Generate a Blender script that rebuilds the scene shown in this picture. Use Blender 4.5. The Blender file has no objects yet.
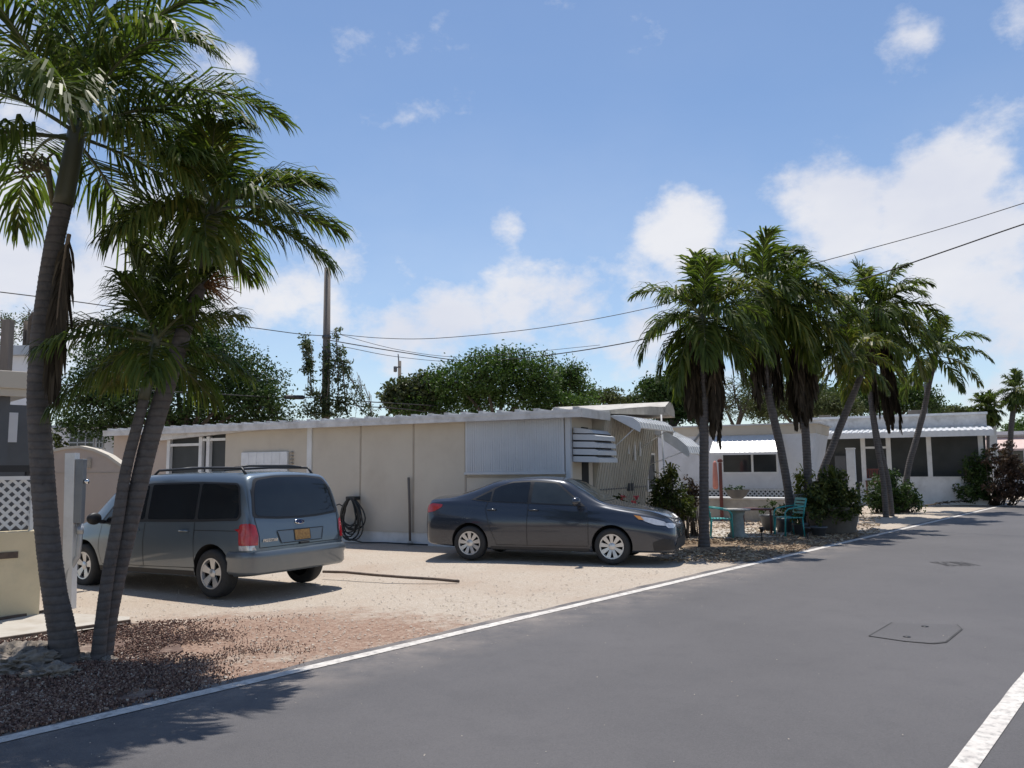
import bpy, bmesh, math, random
from mathutils import Vector, Matrix, noise
from mathutils.bvhtree import BVHTree

R = math.radians
rnd = random.Random(11)
sc = bpy.context.scene
COL = sc.collection

# ------------------------------------------------------------------ camera
F = 800.0
PITCH, ROLL, EYE = R(5.97), R(-0.5), 1.70
CAM_M = (Matrix.Rotation(R(90) + PITCH, 4, 'X') @ Matrix.Rotation(ROLL, 4, 'Z'))
cam_d = bpy.data.cameras.new("camera")
cam_d.sensor_width = 36.0
cam_d.lens = F / 1024.0 * 36.0
cam_d.clip_start, cam_d.clip_end = 0.05, 3000.0
cam = bpy.data.objects.new("camera", cam_d)
COL.objects.link(cam)
cam.matrix_world = Matrix.Translation((0, 0, EYE)) @ CAM_M
sc.camera = cam
ORG = Vector((0, 0, EYE))


def ray(px, py):
    return (CAM_M.to_3x3() @ Vector((px - 512.0, 384.0 - py, -F))).normalized()


def P(px, py, D):                       # point that is D metres ahead
    d = ray(px, py)
    return ORG + d * (D / d.y)


def G(px, py, z=0.0):                   # point on the ground
    d = ray(px, py)
    return ORG + d * ((z - EYE) / d.z)


def onwall(px, py, O, rz, y=0.0):       # local (x, z) on the plane y = const of a frame
    d = ray(px, py)
    n = Vector((-math.sin(rz), math.cos(rz), 0))
    q = Vector((O[0], O[1], 0)) + n * y
    t = (q - ORG).dot(n) / d.dot(n)
    p = ORG + d * t - Vector((O[0], O[1], 0))
    return p.x * math.cos(rz) + p.y * math.sin(rz), p.z


# ------------------------------------------------------------------ materials
def nodes_of(name):
    m = bpy.data.materials.new(name)
    m.use_nodes = True
    nt = m.node_tree
    b = nt.nodes['Principled BSDF']
    return m, nt, b


def link(nt, a, b):
    nt.links.new(a, b)


def ramp(nt, fac, stops):
    r = nt.nodes.new('ShaderNodeValToRGB')
    while len(r.color_ramp.elements) < len(stops):
        r.color_ramp.elements.new(0.5)
    for e, (p, c) in zip(r.color_ramp.elements, stops):
        e.position = p
        e.color = (c[0], c[1], c[2], 1)
    link(nt, fac, r.inputs[0])
    return r.outputs[0]


def noise_tex(nt, scale, detail=4, rough=0.55, coord='Object', stretch=None):
    tc = nt.nodes.new('ShaderNodeTexCoord')
    n = nt.nodes.new('ShaderNodeTexNoise')
    n.inputs['Scale'].default_value = scale
    n.inputs['Detail'].default_value = detail
    n.inputs['Roughness'].default_value = rough
    src = tc.outputs[coord]
    if stretch:
        mp = nt.nodes.new('ShaderNodeMapping')
        mp.inputs['Scale'].default_value = stretch
        link(nt, src, mp.inputs[0])
        src = mp.outputs[0]
    link(nt, src, n.inputs['Vector'])
    return n.outputs['Fac']


def mixc(nt, fac, a, b, mode='MIX'):
    m = nt.nodes.new('ShaderNodeMix')
    m.data_type = 'RGBA'
    m.blend_type = mode
    for sock, v in ((m.inputs[0], fac), (m.inputs[6], a), (m.inputs[7], b)):
        if isinstance(v, (int, float)):
            sock.default_value = v
        elif isinstance(v, tuple):
            sock.default_value = (v[0], v[1], v[2], 1)
        else:
            link(nt, v, sock)
    return m.outputs[2]


def bump(nt, b, h, strength=0.3, dist=0.02):
    bn = nt.nodes.new('ShaderNodeBump')
    bn.inputs['Strength'].default_value = strength
    bn.inputs['Distance'].default_value = dist
    link(nt, h, bn.inputs['Height'])
    link(nt, bn.outputs[0], b.inputs['Normal'])


def mk(name, c1, c2=None, scale=6.0, rough=0.6, metal=0.0, bumps=0.0, bscale=None, coat=0.0, stretch=None, dirt=None, spec=None):
    m, nt, b = nodes_of(name)
    c2 = c2 or tuple(min(1, x * 0.8) for x in c1)
    f = noise_tex(nt, scale, 5, 0.6, stretch=stretch)
    col = ramp(nt, f, [(0.32, c2), (0.68, c1)])
    if dirt:                              # stains with a shape of their own
        g = noise_tex(nt, dirt[1], 6, 0.65)
        msk = ramp(nt, g, [(0.5, (0, 0, 0)), (0.72, (dirt[2],) * 3)])
        col = mixc(nt, msk, col, dirt[0])
    link(nt, col, b.inputs['Base Color'])
    b.inputs['Roughness'].default_value = rough
    b.inputs['Metallic'].default_value = metal
    if spec is not None:
        b.inputs['Specular IOR Level'].default_value = spec
    if coat:
        b.inputs['Coat Weight'].default_value = coat
        b.inputs['Coat Roughness'].default_value = 0.04
    if bumps:
        h = noise_tex(nt, bscale or scale * 4, 5, 0.6, stretch=stretch)
        bump(nt, b, h, bumps, 0.02)
    return m


def leaf_mat(name, cols, trans=0.35, rough=0.45, nscale=1.3):
    """foliage: colour varies per leaf and per clump, light passes through"""
    m, nt, b = nodes_of(name)
    geo = nt.nodes.new('ShaderNodeNewGeometry')
    f = noise_tex(nt, nscale, 3, 0.6)
    mth = nt.nodes.new('ShaderNodeMath')
    mth.operation = 'MULTIPLY_ADD'
    link(nt, geo.outputs['Random Per Island'], mth.inputs[0])
    mth.inputs[1].default_value = 0.6
    sub = nt.nodes.new('ShaderNodeMath')
    sub.operation = 'SUBTRACT'
    link(nt, f, sub.inputs[0])
    sub.inputs[1].default_value = 0.3
    link(nt, sub.outputs[0], mth.inputs[2])
    n = len(cols)
    col = ramp(nt, mth.outputs[0], [(i / (n - 1), c) for i, c in enumerate(cols)])
    link(nt, col, b.inputs['Base Color'])
    b.inputs['Roughness'].default_value = rough
    b.inputs['Specular IOR Level'].default_value = 0.22
    tr = nt.nodes.new('ShaderNodeBsdfTranslucent')
    tcol = mixc(nt, 1.0, col, (1.0, 1.15, 0.55), 'MULTIPLY')
    link(nt, tcol, tr.inputs['Color'])
    mx = nt.nodes.new('ShaderNodeMixShader')
    mx.inputs[0].default_value = trans
    link(nt, b.outputs[0], mx.inputs[1])
    link(nt, tr.outputs[0], mx.inputs[2])
    link(nt, mx.outputs[0], nt.nodes['Material Output'].inputs['Surface'])
    return m


M = {}
M['white'] = mk('white_paint', (.72, .72, .71), (.62, .62, .61), 3, .5, bumps=.05, dirt=((.38, .36, .33), 2.2, .35))
M['white_metal'] = mk('white_enamelled_metal', (.74, .75, .76), (.64, .65, .66), 5, .35, dirt=((.42, .41, .38), 3.0, .3))
M['trailer_white'] = mk('white_siding', (.68, .69, .72), (.6, .61, .64), 2.5, .5, dirt=((.36, .35, .33), 1.3, .35))
M['tan'] = mk('tan_stucco', (.57, .515, .43), (.53, .475, .395), 1.6, .85, bumps=.15, bscale=60, dirt=((.42, .36, .29), 1.1, .35))
M['tan2'] = mk('pinkish_tan_stucco', (.50, .41, .345), (.46, .375, .315), 1.6, .85, bumps=.15, bscale=60, dirt=((.33, .27, .23), 1.1, .35))
M['beige_siding'] = mk('beige_metal_siding', (.49, .455, .385), (.44, .405, .34), 2.5, .55, dirt=((.27, .24, .2), 1.7, .5))
M['seam'] = mk('seam_shadow_gap', (.20, .17, .14), None, 5, .8)
M['batten'] = mk('tan_batten', (.42, .36, .29), None, 5, .8)
M['grey_metal'] = mk('ribbed_grey_metal', (.56, .58, .61), (.50, .52, .55), 3, .45, metal=.15, dirt=((.36, .35, .34), 1.5, .4))
M['roof_metal'] = mk('weathered_roof_metal', (.62, .62, .62), (.5, .5, .49), 3, .5, metal=.1, dirt=((.3, .28, .25), 2.0, .5))
M['fascia'] = mk('weathered_white_fascia', (.66, .65, .64), (.52, .51, .5), 4, .55, dirt=((.28, .26, .24), 2.6, .6))
M['cap_beige'] = mk('weathered_beige_cap', (.52, .49, .44), (.40, .375, .335), 4, .6, dirt=((.24, .21, .18), 2.2, .6))
M['screen'] = mk('dark_insect_screen', (.055, .06, .06), (.04, .045, .045), 2, .7)
M['glass'] = mk('dark_window_glass', (.03, .035, .04), (.02, .025, .03), 2, .06)
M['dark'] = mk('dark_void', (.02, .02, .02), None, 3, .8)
M['darkgrey'] = mk('dark_grey_paint', (.10, .105, .115), (.08, .085, .095), 4, .5)
M['meter_grey'] = mk('grey_meter_cabinet', (.22, .235, .25), (.18, .19, .2), 4, .45, metal=.2)
M['conduit'] = mk('galvanised_conduit', (.42, .43, .44), (.33, .34, .35), 8, .4, metal=.5)
M['palegreen'] = mk('pale_yellow_green_blockwork', (.68, .57, .38), (.60, .50, .33), 2.5, .85, bumps=.2, bscale=40, dirt=((.36, .35, .25), 1.5, .5))
M['wood_pole'] = mk('weathered_pole_wood', (.20, .17, .145), (.13, .11, .095), 9, .85, bumps=.4, stretch=(1, 1, .08))
M['timber'] = mk('dark_edging_timber', (.14, .10, .075), (.07, .05, .04), 9, .85, bumps=.4)
M['wire'] = mk('black_cable', (.025, .025, .028), None, 5, .6)
M['rubber'] = mk('tyre_rubber', (.022, .022, .023), (.03, .03, .03), 30, .75, bumps=.1)
M['well'] = mk('wheel_well_black', (.012, .012, .012), None, 5, .9)
M['plastic'] = mk('black_trim_plastic', (.022, .022, .024), None, 5, .5)
M['alloy'] = mk('silver_alloy', (.60, .60, .60), (.52, .52, .52), 6, .32, metal=.7)
M['chrome'] = mk('chrome', (.8, .8, .8), None, 6, .1, metal=1.0)
M['carglass'] = mk('tinted_car_glass', (.014, .018, .022), (.01, .012, .015), 3, .03, spec=.6)
M['carglass2'] = mk('lightly_tinted_windscreen', (.045, .055, .06), (.03, .038, .042), 3, .03, spec=.6)
M['redlens'] = mk('red_lamp_lens', (.50, .02, .025), (.34, .012, .016), 14, .12, coat=.6)
M['clearlens'] = mk('clear_lamp_lens', (.62, .63, .65), (.45, .46, .48), 20, .12, metal=.3, coat=.8)
M['amber'] = mk('amber_lamp_lens', (.70, .30, .07), None, 20, .15, coat=.6)
M['plate'] = mk('orange_licence_plate', (.42, .24, .07), (.24, .12, .035), 30, .5)
M['turq'] = mk('turquoise_chair_paint', (.045, .36, .34), (.04, .29, .28), 7, .45)
M['stone'] = mk('grey_concrete', (.42, .405, .375), (.33, .32, .295), 5, .9, bumps=.3, dirt=((.2, .19, .17), 2.4, .5))
M['coral'] = mk('coral_rock', (.34, .29, .24), (.10, .085, .07), 7, .95, bumps=.9, bscale=18)
M['pot_tan'] = mk('weathered_planter', (.19, .165, .135), (.125, .107, .09), 4, .85, bumps=.2, dirt=((.15, .13, .105), 2.4, .6))
M['terracotta'] = mk('terracotta', (.34, .13, .08), (.25, .095, .06), 5, .8)
M['redbrown'] = mk('red_brown_paint', (.16, .045, .035), (.11, .035, .03), 5, .6)
M['pinkcloth'] = mk('faded_pink_canvas', (.58, .25, .2), (.5, .2, .165), 5, .8)
M['pinkroof'] = mk('pale_pink_awning', (.68, .5, .44), (.6, .43, .38), 4, .5)
M['white_line'] = mk('worn_road_paint', (.70, .66, .60), (.50, .46, .42), 7, .75, bumps=.08, bscale=120, dirt=((.16, .152, .148), 16, .8))
M['bark_dark'] = mk('tree_bark', (.11, .085, .065), (.06, .048, .038), 8, .9, bumps=.5)
M['bluegrey_roof'] = mk('blue_grey_roof_sheet', (.40, .44, .49), None, 3, .5)
M['hose'] = mk('black_garden_hose', (.018, .02, .02), None, 6, .45)
M['straw'] = mk('brown_dry_stalk', (.33, .17, .07), (.22, .11, .05), 9, .8)
M['pinkflower'] = mk('pink_petals', (.62, .12, .11), (.5, .08, .09), 9, .6)

LM = {}
LM['palm'] = leaf_mat('palm_leaflets', [(.034, .05, .012), (.064, .092, .02), (.108, .142, .032), (.22, .21, .06)], .50, .45)
LM['palm_y'] = leaf_mat('yellowing_palm_leaflets', [(.045, .065, .014), (.08, .11, .022), (.15, .16, .035), (.30, .24, .06)], .42, .45)
LM['palm_dead'] = leaf_mat('dead_palm_leaflets', [(.02, .015, .010), (.038, .028, .018), (.062, .046, .03), (.11, .085, .055)], .12, .8)
LM['dark'] = leaf_mat('dark_green_leaves', [(.018, .036, .010), (.034, .062, .016), (.056, .095, .025), (.11, .15, .05)], .25, .45)
LM['mid'] = leaf_mat('mid_green_leaves', [(.028, .052, .013), (.05, .09, .02), (.08, .135, .032), (.14, .19, .06)], .32, .45)
LM['olive'] = leaf_mat('olive_leaves', [(.04, .05, .02), (.07, .085, .032), (.11, .125, .055), (.18, .18, .10)], .3, .55)
LM['seagrape'] = leaf_mat('broad_grey_green_leaves', [(.03, .045, .02), (.06, .08, .03), (.10, .11, .05), (.24, .25, .16)], .25, .4)
LM['bush'] = leaf_mat('bush_leaves', [(.024, .036, .012), (.048, .068, .02), (.11, .125, .035), (.30, .28, .09)], .36, .45)
LM['red'] = leaf_mat('maroon_leaves', [(.025, .018, .014), (.055, .034, .026), (.095, .058, .042), (.15, .10, .07)], .25, .5)
LM['vine'] = leaf_mat('vine_leaves', [(.03, .045, .018), (.055, .08, .03), (.10, .12, .06), (.2, .19, .13)], .3, .55)
LM['dry'] = leaf_mat('dry_twigs', [(.09, .075, .06), (.14, .12, .10), (.2, .175, .15), (.26, .23, .2)], .1, .8)


def trunk_mat(name, c1, c2, ring=26.0):
    m, nt, b = nodes_of(name)
    tc = nt.nodes.new('ShaderNodeTexCoord')
    w = nt.nodes.new('ShaderNodeTexWave')
    w.bands_direction = 'Z'
    w.inputs['Scale'].default_value = ring / 6.283
    w.inputs['Distortion'].default_value = 2.2
    w.inputs['Detail'].default_value = 3
    w.inputs['Detail Scale'].default_value = 1.6
    link(nt, tc.outputs['Object'], w.inputs['Vector'])
    f = noise_tex(nt, 9, 6, .65)
    a = ramp(nt, f, [(.3, c2), (.7, c1)])
    k = ramp(nt, w.outputs['Fac'], [(.0, (.72, .72, .72)), (.22, (1, 1, 1))])
    col = mixc(nt, 1.0, a, k, 'MULTIPLY')
    link(nt, col, b.inputs['Base Color'])
    b.inputs['Roughness'].default_value = .9
    add = nt.nodes.new('ShaderNodeMath')
    add.operation = 'ADD'
    link(nt, w.outputs['Fac'], add.inputs[0])
    link(nt, noise_tex(nt, 40, 5, .7), add.inputs[1])
    bump(nt, b, add.outputs[0], .6, .012)
    return m


M['palm_trunk'] = trunk_mat('ringed_palm_trunk', (.135, .118, .108), (.08, .07, .065))
M['palm_trunk_dark'] = trunk_mat('dark_ringed_palm_trunk', (.115, .10, .09), (.06, .052, .047), 34)
M['crownshaft'] = mk('grey_green_crownshaft', (.105, .105, .062), (.062, .062, .04), 5, .5, stretch=(1, 1, .2))


def paint(name, col, metal=.45, rough=.34, dust=.3):
    m, nt, b = nodes_of(name)
    tc = nt.nodes.new('ShaderNodeTexCoord')
    sx = nt.nodes.new('ShaderNodeSeparateXYZ')
    link(nt, tc.outputs['Object'], sx.inputs[0])
    f = noise_tex(nt, 5, 6, .7)
    # road dust thrown up from the wheels: fades out with height, broken by noise
    mr = nt.nodes.new('ShaderNodeMapRange')
    mr.inputs[1].default_value, mr.inputs[2].default_value = .15, .75
    mr.inputs[3].default_value, mr.inputs[4].default_value = dust, dust * .12
    link(nt, sx.outputs['Z'], mr.inputs[0])
    mm = nt.nodes.new('ShaderNodeMath')
    mm.operation = 'MULTIPLY'
    link(nt, mr.outputs[0], mm.inputs[0])
    link(nt, f, mm.inputs[1])
    c = mixc(nt, mm.outputs[0], col, (.34, .30, .25))
    link(nt, c, b.inputs['Base Color'])
    b.inputs['Metallic'].default_value = metal
    b.inputs['Roughness'].default_value = rough
    b.inputs['Coat Weight'].default_value = .9
    b.inputs['Coat Roughness'].default_value = .06
    return m


M['sedan_paint'] = paint('slate_grey_car_paint', (.026, .033, .048), .25, .24, .03)
M['van_paint'] = paint('blue_grey_car_paint', (.115, .150, .180), .5, .36, .45)
M['van_bumper'] = paint('dusty_bumper_paint', (.115, .142, .165), .4, .4, .4)


# ------------------------------------------------------------------ mesh builder
class MB:
    def __init__(self):
        self.v, self.f, self.m, self.s = [], [], [], []

    def add(self, verts, faces, mat=0, smooth=False):
        o = len(self.v)
        self.v += [tuple(p) for p in verts]
        for f in faces:
            self.f.append(tuple(i + o for i in f))
            self.m.append(mat)
            self.s.append(smooth)

    def box(self, x0, x1, y0, y1, z0, z1, mat=0, T=None, bev=0.0):
        x0, x1 = min(x0, x1), max(x0, x1)
        y0, y1 = min(y0, y1), max(y0, y1)
        z0, z1 = min(z0, z1), max(z0, z1)
        if bev > 0 and min(x1 - x0, y1 - y0, z1 - z0) > 2.2 * bev:
            bm = bmesh.new()
            bmesh.ops.create_cube(bm, size=1)
            for q in bm.verts:
                q.co = Vector((x0 + (q.co.x + .5) * (x1 - x0), y0 + (q.co.y + .5) * (y1 - y0), z0 + (q.co.z + .5) * (z1 - z0)))
            bmesh.ops.bevel(bm, geom=bm.edges[:], offset=bev, segments=2, affect='EDGES', profile=.5)
            bm.verts.index_update()
            vs = [T @ q.co if T else q.co for q in bm.verts]
            self.add(vs, [[q.index for q in f.verts] for f in bm.faces], mat)
            bm.free()
            return
        vs = [Vector((x, y, z)) for z in (z0, z1) for y in (y0, y1) for x in (x0, x1)]
        if T:
            vs = [T @ p for p in vs]
        self.add(vs, [(0, 2, 3, 1), (4, 5, 7, 6), (0, 1, 5, 4), (1, 3, 7, 5), (3, 2, 6, 7), (2, 0, 4, 6)], mat)

    def bar(self, a, b, w, h, mat=0, up=Vector((0, 0, 1))):
        a, b = Vector(a), Vector(b)
        d = (b - a)
        L = d.length
        d.normalize()
        s = d.cross(up)
        if s.length < 1e-4:
            s = d.cross(Vector((1, 0, 0)))
        s.normalize()
        u = s.cross(d)
        vs = []
        for q in (a, b):
            for i, j in ((-1, -1), (1, -1), (1, 1), (-1, 1)):
                vs.append(q + s * (i * w / 2) + u * (j * h / 2))
        self.add(vs, [(3, 2, 1, 0), (4, 5, 6, 7), (0, 1, 5, 4), (1, 2, 6, 5), (2, 3, 7, 6), (3, 0, 4, 7)], mat)

    def flat(self, a, b, w, mat=0):
        a, b = Vector(a), Vector(b)
        s_ = (b - a).cross(Vector((0, 0, 1))).normalized() * w / 2
        self.add([a - s_, a + s_, b + s_, b - s_], [(0, 1, 2, 3)], mat)

    def tube(self, pts, rad, n=8, mat=0, caps=True, smooth=True):
        pts = [Vector(p) for p in pts]
        if not isinstance(rad, (list, tuple)):
            rad = [rad] * len(pts)
        o = len(self.v)
        ref = None
        for i, p in enumerate(pts):
            a = pts[max(0, i - 1)]
            b = pts[min(len(pts) - 1, i + 1)]
            t = (b - a).normalized()
            if ref is None:
                ref = t.cross(Vector((0, 0, 1)) if abs(t.z) < .9 else Vector((1, 0, 0))).normalized()
            ref = (ref - t * ref.dot(t)).normalized()
            w = t.cross(ref)
            for k in range(n):
                an = 2 * math.pi * k / n
                self.v.append(tuple(p + (ref * math.cos(an) + w * math.sin(an)) * rad[i]))
        for i in range(len(pts) - 1):
            for k in range(n):
                a, b = o + i * n + k, o + i * n + (k + 1) % n
                self.f.append((a, b, b + n, a + n))
                self.m.append(mat)
                self.s.append(smooth)
        if caps:
            e = o + (len(pts) - 1) * n
            self.f += [tuple(o + k for k in reversed(range(n))), tuple(e + k for k in range(n))]
            self.m += [mat, mat]
            self.s += [False, False]

    def lathe(self, prof, n=24, mat=0, T=None, smooth=True, caps=True):
        o = len(self.v)
        for r, z in prof:
            for k in range(n):
                a = 2 * math.pi * k / n
                p = Vector((r * math.cos(a), r * math.sin(a), z))
                self.v.append(tuple(T @ p if T else p))
        for i in range(len(prof) - 1):
            for k in range(n):
                a, b = o + i * n + k, o + i * n + (k + 1) % n
                self.f.append((a, b, b + n, a + n))
                self.m.append(mat)
                self.s.append(smooth)
        e = o + (len(prof) - 1) * n
        for idx, r in ((o, prof[0][0]), (e, prof[-1][0])):
            if caps and r > 1e-5:
                rng = range(n) if idx == e else reversed(range(n))
                self.f.append(tuple(idx + k for k in rng))
                self.m.append(mat)
                self.s.append(False)

    def prism(self, poly, y0, y1, mat=0, T=None):
        """polygon in (x, z) extruded in y"""
        n = len(poly)
        vs = [Vector((x, y0, z)) for x, z in poly] + [Vector((x, y1, z)) for x, z in poly]
        if T:
            vs = [T @ p for p in vs]
        fs = [tuple(range(n)), tuple(reversed(range(n, 2 * n)))]
        fs += [((i + 1) % n, i, i + n, (i + 1) % n + n) for i in range(n)]
        self.add(vs, fs, mat)

    def prism_x(self, poly, x0, x1, mat=0):
        """polygon in (y, z) extruded in x"""
        n = len(poly)
        vs = [Vector((x0, y, z)) for y, z in poly] + [Vector((x1, y, z)) for y, z in poly]
        fs = [tuple(reversed(range(n))), tuple(range(n, 2 * n))]
        fs += [(i, (i + 1) % n, (i + 1) % n + n, i + n) for i in range(n)]
        self.add(vs, fs, mat)

    def build(self, name, mats, parent=None, sharp=None):
        me = bpy.data.meshes.new(name)
        me.from_pydata(self.v, [], self.f)
        for m in (mats if isinstance(mats, (list, tuple)) else [mats]):
            me.materials.append(m)
        me.polygons.foreach_set('material_index', self.m)
        me.polygons.foreach_set('use_smooth', self.s)
        me.update()
        if sharp:
            me.set_sharp_from_angle(angle=R(sharp))
        o = bpy.data.objects.new(name, me)
        COL.objects.link(o)
        if parent:
            o.parent = parent
        return o


def tag(o, label=None, cat=None, group=None, kind=None):
    for k, v in (('label', label), ('category', cat), ('group', group), ('kind', kind)):
        if v:
            o[k] = v
    return o


def empty(name, loc, rz=0.0, parent=None):
    o = bpy.data.objects.new(name, None)
    o.empty_display_size = .2
    COL.objects.link(o)
    o.location = loc
    o.rotation_euler = (0, 0, rz)
    if parent:
        o.parent = parent
    return o


def thing(name, label, cat, loc, rz=0.0, group=None):
    return tag(empty(name, loc, rz), label, cat, group)


def copy_tree(o, parent=None):
    c = o.copy()
    COL.objects.link(c)
    if parent:
        c.parent = parent
    for ch in list(o.children):
        copy_tree(ch, c)
    return c


# ------------------------------------------------------------------ world and sun
SUN_DIR = Vector((.0, .33, 1.0)).normalized()       # towards the sun
sun_el = math.asin(SUN_DIR.z)
sun_az = math.atan2(SUN_DIR.x, SUN_DIR.y)
w = bpy.data.worlds.new("World")
sc.world = w
w.use_nodes = True
nt = w.node_tree
bg = nt.nodes['Background']
sky = nt.nodes.new('ShaderNodeTexSky')
sky.sky_type = 'NISHITA'
sky.sun_disc = False
sky.sun_elevation = sun_el
sky.sun_rotation = sun_az
sky.air_density = 1.0
sky.dust_density = .15
sky.ozone_density = 4.0
link(nt, sky.outputs[0], bg.inputs[0])
bg.inputs[1].default_value = .108
tcw = nt.nodes.new('ShaderNodeTexCoord')
DIRN = tcw.outputs['Generated']


def wnoise(scale, detail, rough, stretch, off=(0, 0, 0)):
    mp = nt.nodes.new('ShaderNodeMapping')
    mp.inputs['Scale'].default_value = stretch
    mp.inputs['Location'].default_value = off
    link(nt, DIRN, mp.inputs[0])
    n = nt.nodes.new('ShaderNodeTexNoise')
    n.inputs['Scale'].default_value = scale
    n.inputs['Detail'].default_value = detail
    n.inputs['Roughness'].default_value = rough
    link(nt, mp.outputs[0], n.inputs['Vector'])
    return n.outputs['Fac']


def wmath(op, a, b=None, c=None):
    m = nt.nodes.new('ShaderNodeMath')
    m.operation = op
    for i, v in enumerate((a, b, c)):
        if v is None:
            continue
        if isinstance(v, (int, float)):
            m.inputs[i].default_value = v
        else:
            link(nt, v, m.inputs[i])
    return m.outputs[0]


# cloud banks: directions in the sky with an angular radius and a weight
LUMPS = [((15, 200), .13, .75), ((20, 290), .14, .9), ((130, 235), .15, .8), ((240, 62), .045, .55), ((212, 25), .04, .45),
         ((270, 300), .12, .62), ((345, 320), .12, .6), ((440, 312), .07, .72), ((335, 38), .05, .42), ((510, 228), .04, .48),
         ((580, 305), .10, .78), ((680, 235), .07, .9), ((640, 300), .11, .6), ((830, 215), .085, .95), ((760, 260), .08, .6), ((945, 200), .10, .9),
         ((1000, 240), .10, .85), ((900, 270), .10, .6), ((1010, 320), .10, .75), ((915, 40), .055, .56), ((1020, 20), .06, .45), ((560, 370), .14, .4),
         ((985, 370), .16, .4), ((700, 370), .16, .45), ((60, 330), .10, .85), ((200, 285), .11, .8), ((40, 150), .08, .8), ((400, 335), .11, .66), ((530, 300), .08, .7), ((640, 335), .10, .62), ((740, 330), .12, .55), ((880, 320), .12, .62), ((960, 285), .12, .85), ((1000, 400), .12, .6), ((-250, 200), .35, .7), ((1300, 250), .35, .7), ((-700, 300), .4, .6)]
acc = None
for (px, py), rad, wt in LUMPS:
    d = ray(px, py)
    vm = nt.nodes.new('ShaderNodeVectorMath')
    vm.operation = 'DISTANCE'
    link(nt, DIRN, vm.inputs[0])
    vm.inputs[1].default_value = d
    mr = nt.nodes.new('ShaderNodeMapRange')
    mr.interpolation_type = 'SMOOTHSTEP'
    mr.inputs[1].default_value, mr.inputs[2].default_value = rad * 1.3, 0.0
    mr.inputs[3].default_value, mr.inputs[4].default_value = 0.0, wt
    link(nt, vm.outputs['Value'], mr.inputs[0])
    acc = mr.outputs[0] if acc is None else wmath('MAXIMUM', acc, mr.outputs[0])
n1 = wnoise(7.5, 12, .62, (1, 1, 1.45))
n2 = wnoise(3.2, 5, .55, (1, 1, 1.7), (3.1, 1.7, .4))
dens = wmath('ADD', wmath('MULTIPLY', wmath('SUBTRACT', n1, .5), 2.7), wmath('SUBTRACT', wmath('MULTIPLY', acc, 1.25), .27))
den = nt.nodes.new('ShaderNodeMapRange')
den.interpolation_type = 'SMOOTHSTEP'
den.inputs[1].default_value, den.inputs[2].default_value = -.03, .72
den.inputs[3].default_value, den.inputs[4].default_value = 0, .93
link(nt, dens, den.inputs[0])
# pale vapour towards the horizon
sz = nt.nodes.new('ShaderNodeSeparateXYZ')
link(nt, DIRN, sz.inputs[0])
hz = nt.nodes.new('ShaderNodeMapRange')
hz.inputs[1].default_value, hz.inputs[2].default_value = .42, 0.0
hz.inputs[3].default_value, hz.inputs[4].default_value = 0.05, .34
link(nt, sz.outputs['Z'], hz.inputs[0])
cloud_fac = wmath('MAXIMUM', den.outputs[0], wmath('MULTIPLY', hz.outputs[0], wmath('MULTIPLY', n2, 1.5)))
ccol = ramp(nt, n2, [(.3, (.72, .75, .86)), (.62, (.92, .92, .95))])
bg2 = nt.nodes.new('ShaderNodeBackground')
link(nt, ccol, bg2.inputs[0])
bg2.inputs[1].default_value = .78
mxw = nt.nodes.new('ShaderNodeMixShader')
link(nt, cloud_fac, mxw.inputs[0])
link(nt, bg.outputs[0], mxw.inputs[1])
link(nt, bg2.outputs[0], mxw.inputs[2])
link(nt, mxw.outputs[0], nt.nodes['World Output'].inputs[0])

sl = bpy.data.lights.new("sun", 'SUN')
sl.energy = 4.0
sl.angle = R(.5)
sl.color = (1.0, .955, .89)
so = bpy.data.objects.new("sun", sl)
COL.objects.link(so)
so.rotation_euler = (-SUN_DIR).to_track_quat('-Z', 'Y').to_euler()

sc.view_settings.view_transform = 'Standard'
sc.view_settings.look = 'None'
sc.view_settings.exposure = 0.28
sc.view_settings.gamma = 1.0

# ------------------------------------------------------------------ ground
VAN_C = Vector((-5.15, 13.1))


def sstep(a, b, x):
    t = max(0, min(1, (x - a) / (b - a)))
    return t * t * (3 - 2 * t)


def gz(x, y):
    d = (Vector((x, y)) - VAN_C).length
    return -.10 * (1 - sstep(2.7, 5.0, d)) - .012


LA, LB = G(0, 741.5), G(740, 567.5)                   # on the left edge line
RD = (LB - LA).normalized()                           # along the road
RN = Vector((RD.y, -RD.x, 0))                         # across it, away from the lot
RIGHT_OFF = (G(964, 768) - LA).dot(RN)

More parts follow.
